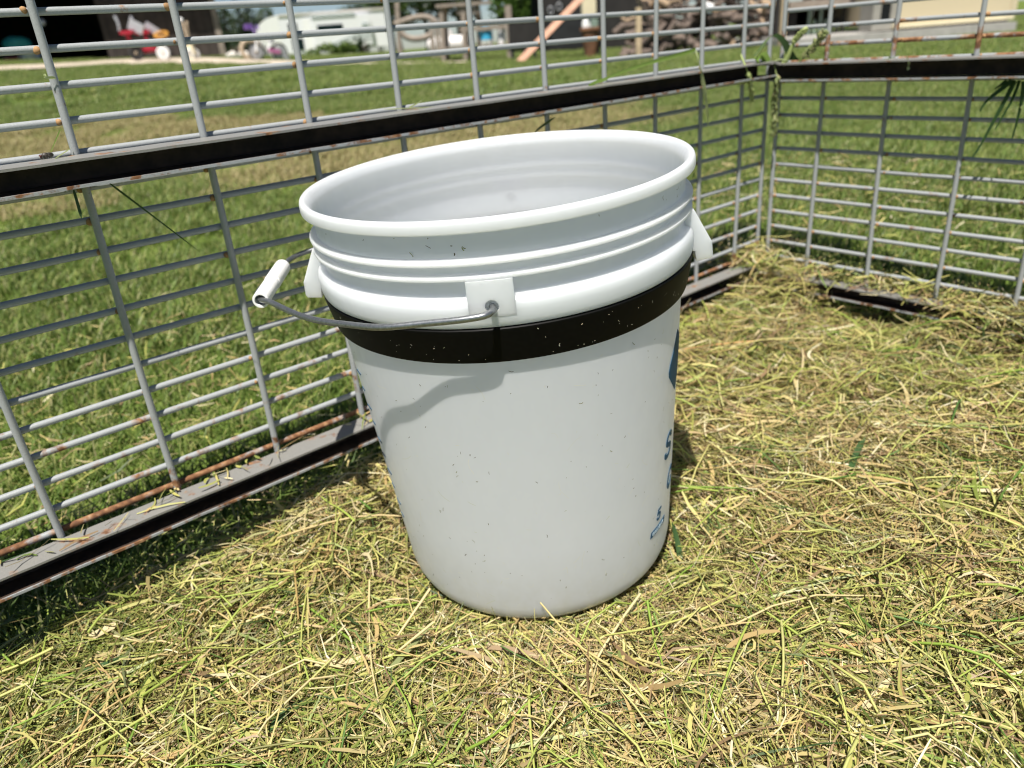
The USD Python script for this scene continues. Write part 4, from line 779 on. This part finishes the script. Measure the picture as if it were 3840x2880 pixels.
obj('glass', lathe([(0, 0), (.10, 0), (.115, .03), (.115, .25), (.08, .30), (.075, .31), (0, .31)], 28, p), M['clear'], t, smooth=40); obj('label', lathe([(.117, .09), (.117, .23)], 28, p), M['blue'], t, smooth=40); obj('lid', lathe([(0, .345), (.08, .345), (.085, .335), (.085, .312), (0, .312)], 24, p), M['blue'], t, smooth=40); obj('tap', cyl(p + np.array([-.02, -.115, .05]), p + np.array([-.02, -.16, .05]), .015, 8), M['green'], t)
p = CP(1880, 167, .10); t = thing('white_bottle', 'white plastic bottle on the bench shelf right of the drink jar', 'bottle', p); obj('bottle_body', lathe([(0, 0), (.05, 0), (.055, .02), (.055, .16), (.025, .20), (.025, .23), (0, .23)], 20, p), M['white'], t, smooth=40); obj('cap', lathe([(0, .255), (.028, .255), (.028, .228), (0, .228)], 16, p), M['steel'], t, smooth=40)
Yc = 13.4; c0 = col(2100, Yc); t = thing('smoker', 'black steel smoker on a low frame behind the leaning board', 'smoker', c0)
obj('firebox', [beam(CP(2050, 132, .2), CP(2190, 122, .2), .5, .40)], M['black'], t); obj('lid', [beam(CP(2062, 96, .25), CP(2178, 86, .25), .42, .05)], M['black'], t)
obj('side_table', [beam(CP(1908, 134, .2), CP(2044, 126, .2), .5, .34)], M['dark'], t); obj('rail', [beam(CP(1905, 88), CP(2250, 62), .05, .035)], M['black'], t)
for px in (1915, 1960, 2000, 2190, 2240):
    a = CP(px, 82, 0); b = CP(px + 6, 200, 0); b[2] = float(ground(b[0], b[1])) - .03; obj('leg', beam(a, b, .05, .05, (0, 1, 0)), M['black'], t)
obj('lower_shelf', beam(CP(1912, 190, .25), CP(2246, 166, .25), .5, .04), M['black'], t)
obj('knob', ball(CP(2094, 84, -.05), .035), M['steel'], t, smooth=True); obj('knob', ball(CP(2057, 120, -.08), .03), M['white'], t, smooth=True)
Yc = 17.0; c0 = col(2230, Yc); t = thing('dark_shed', 'black-boarded shed wall behind the smoker and the log pile', 'shed', c0)
for k in range(22):
    a = CP(2028 + k * 19, 190, 0); g_ = float(ground(a[0], a[1])); obj('wall_board', box((a[0], Yc + rng.uniform(0, .01), g_ - .1), (a[0] + .112, Yc + .04, g_ + 2.3)), M['dark'], t)
a, b = CP(2024, 190, 0), CP(2450, 160, 0); g_ = float(ground(a[0], a[1])); obj('roof', box((a[0] - .2, Yc - .15, g_ + 2.3), (b[0] + .2, Yc + 2.4, g_ + 2.4)), M['dark'], t); obj('back_wall', box((a[0], Yc + 2.2, g_ - .1), (b[0], Yc + 2.25, g_ + 2.3)), M['dark'], t)
for px, py, lb in ((2065, 38, 'left'), (2096, 24, 'right')):
    k = np.linspace(0, 2 * np.pi, 19); cc = CP(px, py, -.03); tag(obj('iron_ring', tube(np.array([cc + np.array([.05 * math.cos(x), 0, .065 * math.sin(x)]) for x in k]), .010, 6, caps=False), M['steel'], smooth=True), lb + ' one of the two iron rings hung on the black shed wall', 'ring')
Yc = 12.4; a = CP(1946, 222); a[2] = float(ground(a[0], a[1])) + .02; b = CP(2290, -122, .75)
tag(obj('leaning_board', beam(a, b, .095, .035, (0, -1, .4)), M['pinkwood']), 'long pinkish board leaning up to the right in front of the smoker', 'board')
Yc = 12.9; c0 = col(2216, Yc); t = thing('planter', 'rust brown tapered clay planter standing on the grass right of the leaning board', 'planter', c0); hz_ = (CP(2216, 104)[2] - c0[2])
obj('pot', lathe([(0, 0), (.085, 0), (.095, .1), (.12, hz_ * .45), (.135, hz_ * .8), (.15, hz_), (.12, hz_), (.1, hz_ - .05), (0, hz_ - .05)], 28, c0), M['terra'], t, smooth=40); obj('rim', lathe([(.152, hz_ - .04), (.16, hz_ - .035), (.16, hz_ + .005), (.152, hz_ + .008)], 28, c0), M['terra'], t, smooth=40)
zt = c0[2] + hz_ - .05
for nm, lb, ct, px, pr3, mt in (('white_jug', 'round white jug sitting in the top of the clay planter', 'jug', 2196, [(0, 0), (.05, .0), (.058, .05), (.058, .13), (.03, .17), (.022, .22), (0, .22)], M['white']), ('green_tin', 'dull green tin beside the white jug in the clay planter', 'tin', 2230, [(0, 0), (.065, 0), (.065, .15), (.06, .155), (0, .155)], M['green'])):
    q_ = CP(px, 90); q_[2] = zt; t = thing(nm, lb, ct, q_); obj('vessel', lathe(pr3, 22, q_), mt, t, smooth=40); obj('cap', lathe([(0, pr3[-1][1] + .02), (.03, pr3[-1][1] + .02), (.03, pr3[-1][1] - .002)], 14, q_), mt, t, smooth=40)
c0 = col(2206, 13.4); Yc = 13.4; t = thing('cream_post', 'cream painted post with a thick upper block behind the clay planter', 'post', c0); a = CP(2207, 60); b = CP(2203, -80)
obj('shaft', box((a[0] - .055, Yc - .055, c0[2] - .1), (a[0] + .055, Yc + .055, a[2] + .02)), M['white'], t); obj('upper_block', box((a[0] - .11, Yc - .11, a[2] + .021), (a[0] + .11, Yc + .11, a[2] + .75)), M['cream'], t)
def post(name, label, px, py, Y, w, m, h=None):
    g_ = col(px, Y); a = at(px, py, Y); return tag(obj(name, beam(g_ - EZ * .1, np.array([g_[0], g_[1], a[2]]), w, w, (0, 1, 0)), m), label, 'post')
post('wooden_stake', 'slim tan wooden stake in front of the left end of the log pile', 2394, 28, 12.0, .075, M['tanwood'])
post('fence_post', 'tan timber post seen through the gap between the two panels', 2929, -150, 11.6, .078, M['tanwood'])
post('fence_post', 'dark round-looking post just left of the tan timber post', 2908, -150, 12.2, .075, M['dark'])
# log pile
r = np.random.default_rng(5)
for k in range(125):
    lay = r.random(); px = r.uniform(2405, 2860); hh = .03 + .95 * lay * (1 - ((px - 2660) / 330) ** 2 * .6); g_ = col(px, 12.6 + r.uniform(-.3, 1.1)); c = g_ + EZ * hh
    a, pt = r.uniform(-.9, .9) + (math.pi / 2 if r.random() < .3 else 0), r.normal(0, .38); L = r.uniform(.35, 1.15); rd = r.uniform(.012, .045) if k % 3 else r.uniform(.04, .08); d = np.array([math.cos(a) * math.cos(pt), math.sin(a) * math.cos(pt), math.sin(pt)])
    tt = np.linspace(-.5, .5, 8); pts = c + d * (tt * L)[:, None] + r.normal(0, .045, (8, 3)) * (rd / .06) ** .3
    if pts[:, 2].min() < g_[2]: pts[:, 2] += g_[2] - pts[:, 2].min() + rd * .8
    m = tube(pts, rd * np.linspace(1, r.uniform(.4, .9), 8) * r.uniform(.85, 1.15, 8), 9)
    tag(obj('log', m, M['log'] if k % 7 else M['logend'], smooth=50), 'weathered grey brown log in the log pile behind the pen corner', 'log', 'logs of the log pile')
a = at(2668, 26, 12.2); tag(obj('white_pipe', tube([a + np.array([.02, .5, .06]), a, a + np.array([-.05, -.05, -.05])], .045, 10), M['white'], smooth=50), 'white pipe end poking out of the top of the log pile', 'pipe')
# lean-to, cooling unit, tan building on its slab
Yc = 12.8; c0 = col(3060, Yc); t = thing('lean_to', 'low dark lean-to with a grey roof edge behind the right panel', 'lean-to', c0); a, b = CP(2955, 120), CP(3185, 100); g0_ = float(ground(a[0], a[1])); rz = CP(2960, 22)[2]
obj('roof_edge', beam(np.array([a[0] - .05, Yc - .12, rz]), np.array([b[0] + .9, Yc - .12, rz - .0]), .04, .11), M['greywood'], t); obj('roof', box((a[0] - .05, Yc - .09, rz + .02), (b[0] + .9, Yc + 1.6, rz + .055)), M['dark'], t)
obj('back_wall', box((a[0], Yc + 1.5, g0_ - .1), (b[0], Yc + 1.55, rz + .019)), M['dark'], t); obj('side_wall', box((a[0], Yc, g0_ - .1), (a[0] + .12, Yc + 1.49, rz + .019)), M['dark'], t)
for k in range(7): x = a[0] + .3 + k * .09; obj('slat', box((x, Yc - .02, g0_ - .05), (x + .035, Yc + .02, rz + .018 - .25 * (k % 2))), M['green'] if k < 4 else M['dark'], t)
Yc = 11.3; c0 = col(3316, Yc); t = thing('cooling_unit', 'grey outdoor cooling unit with a dark grille at the left end of the tan wall', 'air conditioner', c0); w2 = .205; zt = CP(3316, 10)[2]
zs_ = CP(3316, 113)[2]
obj('casing', [box((c0[0] - w2, Yc, zs_), (c0[0] - .10, Yc + .4, zt)), box((c0[0] + .04, Yc, zs_), (c0[0] + w2, Yc + .4, zt)), box((c0[0] - .0998, Yc + .05, zs_), (c0[0] + .0398, Yc + .4, zt)), box((c0[0] - .0998, Yc, zs_), (c0[0] + .0398, Yc + .049, zs_ + .12))], M['ac'], t)
for k in range(9): obj('grille_slat', box((c0[0] - .098, Yc + .01, zs_ + .14 + k * .032), (c0[0] + .038, Yc + .03, zs_ + .155 + k * .032)), M['black'], t)
obj('grille_back', box((c0[0] - .0995, Yc + .035, zs_ + .1201), (c0[0] + .0395, Yc + .0495, zt - .01)), M['pane'], t)
Yc = 11.0; a, b = CP(2985, 140), CP(3814, 80); zt = b[2]; sl_ = box((a[0], Yc, float(ground(b[0], Yc)) - .15), (b[0], Yc + 4, zt)); tag(obj('slab', sl_, M['concrete']), 'grey concrete slab under the tan building', kind='structure')
Yw = 11.25; Yc = Yw; wl, wr = CP(3368, 90)[0], CP(3806, 60)[0]; t = thing('tan_building', 'tan stucco building on a concrete slab at the far right', 'building', (wl, Yw, zt))
obj('wall', [box((wl, Yw, zt + .075), (wr - .085, Yw + .12, zt + 2.5)), box((wr - .12, Yw + .1205, zt + .075), (wr - .02, Yw + 3, zt + 2.5)), box((wl, Yw + .1205, zt + .075), (wl + .1, Yw + 3, zt + 2.5))], M['tanwall'], t)
obj('corner_trim', box((wr - .084, Yw - .012, zt + .075), (wr, Yw + .12, zt + 2.5)), M['tanwall'], t); obj('base_board', box((wl - .06, Yw - .03, zt + .03), (wr - .03, Yw + .08, zt + .074)), M['cream'], t)
obj('roof', box((wl - .3, Yw - .35, zt + 2.501), (wr + .3, Yw + 3.3, zt + 2.6)), M['greywood'], t); obj('gap_liner', box((wl, Yw + .05, zt + .001), (wr - .05, Yw + .1, zt + .029)), M['dark'], t)

# ------------------------------------------------------------------ grass caught on the panels, and the fly
PA = lambda px, py, o=0.: hit(px, py, nA, cA - o)           # on the left panel, o metres inside it
PB = lambda px, py, o=0.: hit(px, py, nB, cB - o)
def blade(name, label, pts, w, m, roll=0., n=20): return straw(name, label, 'grass sprig', pts, w, m, n=n, roll=roll)
blade('grass_sprig', 'long thin dark blade hanging slantwise below the left middle rail', [PA(408, 685, .028), PA(560, 800, .034), PA(750, 945, .05)], .0024, M['blade_dark'], .8)
blade('grass_sprig', 'short dark blade hanging straight below the left middle rail, by the first rod', [PA(276, 712, .03), PA(290, 760, .033), PA(307, 822, .036)], .0030, M['blade_dark'], .9)
blade('grass_sprig', 'thin green stem rising behind the fly', [PA(190, 572, .012), PA(207, 530, .006), PA(228, 482, .002)], .0022, M['blade'], 1.0)
blade('grass_sprig', 'bright yellow green stem lying on the rail beside the fly', [PA(205, 594, .014), PA(235, 575, .008), PA(266, 556, .003)], .0034, M['blade_pale'], .5)
blade('grass_sprig', 'tiny pale shred wrapped round the first upright rod', [PA(168, 276, .005), PA(172, 290, .005), PA(190, 291, .0045), PA(210, 295, .004)], .0022, M['blade_pale'], 1.2, 12)
blade('grass_sprig', 'pale flat blade lying along the left rail above the bucket', [PA(1440, 409, .012), PA(1560, 404, .012), PA(1700, 396, .016)], .0034, M['blade_pale'], .2)
blade('grass_sprig', 'short yellow blade sticking up from the left rail above the bucket', [PA(1535, 402, .012), PA(1560, 390, .006), PA(1585, 374, .0)], .0022, M['blade_pale'], 1.0)
blade('grass_sprig', 'long green blade crossing the upper grid up to a fold', [PA(2205, 322, .018), PA(2290, 287, .012), PA(2420, 240, .01), PA(2520, 212, .02), PA(2606, 187, .03)], np.linspace(.0045, .0075, 20), M['blade'], .9)
blade('grass_sprig', 'pale folded end of a blade hanging down in front of the left rail', [PA(2608, 186, .03), PA(2622, 235, .036), PA(2640, 330, .040), PA(2652, 410, .036), PA(2656, 480, .03)], np.linspace(.009, .001, 20), M['blade_pale'], .3)
blade('grass_sprig', 'ragged green tuft at the foot of the long folded blade', [PA(2205, 322, .02), PA(2240, 306, .02), PA(2275, 300, .016)], .008, M['blade'], .7, 10)
blade('grass_sprig', 'dark arching blade over the corner of the pen', [PA(2830, 206, .02), PA(2858, 175, .022), PA(2886, 140, .022), PA(2905, 131, .024), PA(2930, 145, .028), PA(2955, 185, .03), PA(2990, 232, .03)], np.linspace(.009, .012, 24), M['blade_dark'], .35, 24)
blade('grass_sprig', 'pale strip of leaf climbing to the top of the dark arch', [PA(2829, 212, .03), PA(2850, 185, .03), PA(2872, 155, .03), PA(2890, 138, .03)], .007, M['blade_pale'], .8)
blade('grass_sprig', 'grey green curled leaf lying on the left rail at the corner', [PA(2843, 240, .03), PA(2842, 212, .03), PA(2856, 203, .028), PA(2872, 222, .024), PA(2888, 236, .022)], .012, M['blade'], .5)
blade('grass_sprig', 'green leaf lying along the right rail before the second rod', [PB(3040, 240, .018), PB(3180, 232, .016), PB(3300, 226, .014), PB(3365, 210, .01)], .005, M['blade'], .3)
blade('grass_sprig', 'short bright blade hanging over the edge of the right rail', [PB(3404, 222, .02), PB(3407, 232, .030), PB(3408, 250, .031), PB(3402, 264, .031)], .0075, M['blade_pale'], 1.3, 14)
blade('grass_sprig', 'dark blade slanting up to the left rail just behind the bucket rim', [PA(2006, 494, .03), PA(2040, 468, .028), PA(2082, 440, .026)], .006, M['blade_dark'], .9, 10)
tuft = [((3793, 302), (3740, 345), (3684, 400), (3675, 418)), ((3805, 302), (3772, 370), (3720, 465), (3685, 530), (3648, 588)), ((3822, 302), (3806, 350), (3770, 420), (3732, 485)), ((3838, 305), (3830, 380), (3812, 460), (3795, 520)), ((3775, 302), (3750, 320), (3730, 334))]
lbs = ['left drooping dark blade, short and forked, under the far end of the right rail', 'longest dark blade slanting down from under the right rail', 'thin olive blade beside the longest drooping blade under the right rail', 'dark blade hanging nearly straight at the right edge of the picture', 'shortest dark blade tucked under the right rail']
for pts, lb, w in zip(tuft, lbs, (.0085, .0085, .006, .0075, .006)): blade('grass_sprig', lb, [PB(x, y, .030) for x, y in pts], np.linspace(w, w * .35, 18), M['blade_dark'], 1.0, 18)
# seed heads: a thin stem with rows of small seeds
def seed_head(label, stem, s0, m, size=.0022, w=.0016, feather=False, n=40):
    p = spline(stem, n); t = thing('seed_head', label, 'seed head', p[0]); obj('stem', tube(p, np.linspace(w, w * .5, n), 6), m, t, smooth=True); sd = []
    for i_ in range(int(s0 * n), n):
        for k in range(4):
            d = rng.normal(size=3); d /= np.linalg.norm(d); u = (p[min(i_ + 1, n - 1)] - p[i_ - 1]); u /= np.linalg.norm(u); q_ = u * .8 + d * (.9 if feather else .55); q_ /= np.linalg.norm(q_); b = trimesh.creation.icosphere(0, size * .42); b.apply_scale((1, 1, 1)); v = np.array(b.vertices); v += q_ * (v @ q_)[:, None] * (1.9 if not feather else 1.6)
            b.vertices = v; b.apply_translation(p[i_] + d * size * (.55 if not feather else .9)); sd.append(b)
    tag(obj('seed', cat_(sd), m, t, smooth=True), kind='stuff')
M['seed'] = leafy('green_seed', [(0, (.34, .42, .14)), (.6, (.46, .52, .22)), (1, (.30, .36, .12))], transl=.2)
M['seed2'] = leafy('dull_seed', [(0, (.20, .25, .09)), (.6, (.30, .34, .14)), (1, (.36, .33, .16))], transl=.2)
seed_head('pale green jointed seed stalk standing up at the pen corner', [PB(2936, 240, .02), PB(2948, 225, .02), PB(2966, 185, .02), PB(2984, 148, .02), PB(3000, 130, .022), PB(3018, 112, .024)], .55, M['seed'], .004, .0042)
seed_head('feathery green seed head leaning right at the pen corner', [PB(2990, 235, .015), PB(3010, 222, .015), PB(3050, 175, .015), PB(3092, 122, .018)], .25, M['seed2'], .0042, .0012, True)
seed_head('seed head hanging over the left rail near the corner', [PA(2778, 205, .02), PA(2790, 235, .03), PA(2800, 260, .036), PA(2810, 295, .036), PA(2816, 330, .034), PA(2822, 380, .03)], .4, M['seed'], .0036, .0014)
seed_head('long seed head hanging down through the pen corner', [PB(2950, 228, .03), PB(2905, 238, .04), PB(2908, 265, .042), PB(2914, 310, .04), PB(2908, 350, .036), PB(2906, 430, .03), PB(2900, 500, .026)], .3, M['seed2'], .0045, .0014, n=60)
for px, py, lb in ((2783, 313, 'small pale shred of leaf on the lower edge of the left rail near the corner'),):
    blade('grass_sprig', lb, [PA(px - 24, py + 4, .026), PA(px, py - 3, .026), PA(px + 22, py - 3, .026)], .006, M['blade_pale'], .9, 8)
# taller tuft outside the left panel
g_ = A0 + dA * -.23 + nA * .035; g_[2] = float(ground(g_[0], g_[1])); t = thing('grass_tuft', 'dark tuft of taller grass outside the left panel at the left edge of the picture', 'grass tuft', g_); V, Fc = [], []
for k in range(26):
    a = rng.uniform(-.5, 2.2); h = rng.uniform(.05, .13); q_ = g_ + rng.normal(0, .018, 3) * np.array([1, 1, 0]); d = np.array([math.cos(a), math.sin(a), 0]); kk = np.linspace(0, 1, 7); p = q_ + d * (h * .9 * kk ** 1.6)[:, None] + np.array([0, 0, 1]) * (h * np.sin(kk * 1.5) * .9)[:, None]; s_ = np.array([-d[1], d[0], 0]) * .0026
    n0 = len(V) * 14; w_ = (1 - kk ** 2 * .9)[:, None]; V.append(np.stack([p - s_ * w_, p + s_ * w_], 1).reshape(-1, 3)); Fc += [[n0 + 2 * i_ + x for x in tri] for i_ in range(6) for tri in ((0, 1, 3), (0, 3, 2))]
tag(obj('leaves', (np.concatenate(V), np.array(Fc)), M['blade_dark'], t), kind='stuff')
# fly
fp = hit(176, 604, np.array([0, 0, 1.]), .4005); fd = -dA; fs = np.array([-fd[1], fd[0], 0]); FL = lambda a, b, c: fp + (fd * a + fs * b + EZ * c) * .001
fly = thing('fly', 'dark hairy fly standing on the left middle rail', 'fly', fp); EZ = np.array([0, 0, 1.])
def blob(c, r3, sub=3):
    b = trimesh.creation.icosphere(sub, 1.0); v = np.array(b.vertices) * r3; return trimesh.Trimesh(np.array([FL(*(np.array(c) + x)) for x in v]), b.faces)
M['fly'] = plain('fly_body', (.05, .042, .035), .5, .8, 1600.); M['fly_eye'] = plain('fly_eye', (.08, .02, .015), .25, .2); M['fly_pale'] = plain('fly_face', (.55, .53, .48), .6, .1)
M['wing'] = mat('fly_wing', {'p': ('principled_bsdf', {'base_color': (.10, .085, .07), 'roughness': .3, 'alpha': .75})}, [], 'p.BSDF')
obj('body', mf_body := cat_([blob((0, 0, 4.2), (2.5, 2.1, 2.1)), blob((-3.3, 0, 4.1), (2.6, 1.9, 1.8)), blob((2.9, 0, 3.7), (1.2, 1.7, 1.6))]), M['fly'], fly, smooth=True)
for s_ in (-1, 1): obj('eye', blob((3.3, s_ * 1.0, 4.0), (.9, .85, 1.15), 2), M['fly_eye'], fly, smooth=True)
obj('face', blob((3.95, 0, 3.4), (.35, .6, .8), 2), M['fly_pale'], fly, smooth=True)
for s_ in (-1, 1):
    w_ = [(0.4, .9 * s_, 5.9), (-2.0, 2.4 * s_, 6.1), (-5.0, 3.0 * s_, 5.7), (-7.0, 2.1 * s_, 5.5), (-6.2, .9 * s_, 5.7), (-3, .4 * s_, 6.0)]
    v = np.array([FL(*p) for p in w_]); obj('wing', (v, np.array([[0, 1, 5], [1, 2, 5], [2, 4, 5], [2, 3, 4]])), M['wing'], fly)
    for a0, a1 in ((1.4, 3.2), (0, .2), (-1.3, -3.4)): obj('leg', tube([FL(a0, 1.4 * s_, 3.2), FL((a0 + a1) / 2, 3.0 * s_, 4.0), FL(a1, 3.2 * s_, .9), FL(a1 * 1.15, 3.7 * s_, .05)], [.00036, .00032, .00024, .00014], 6), M['fly'], fly)
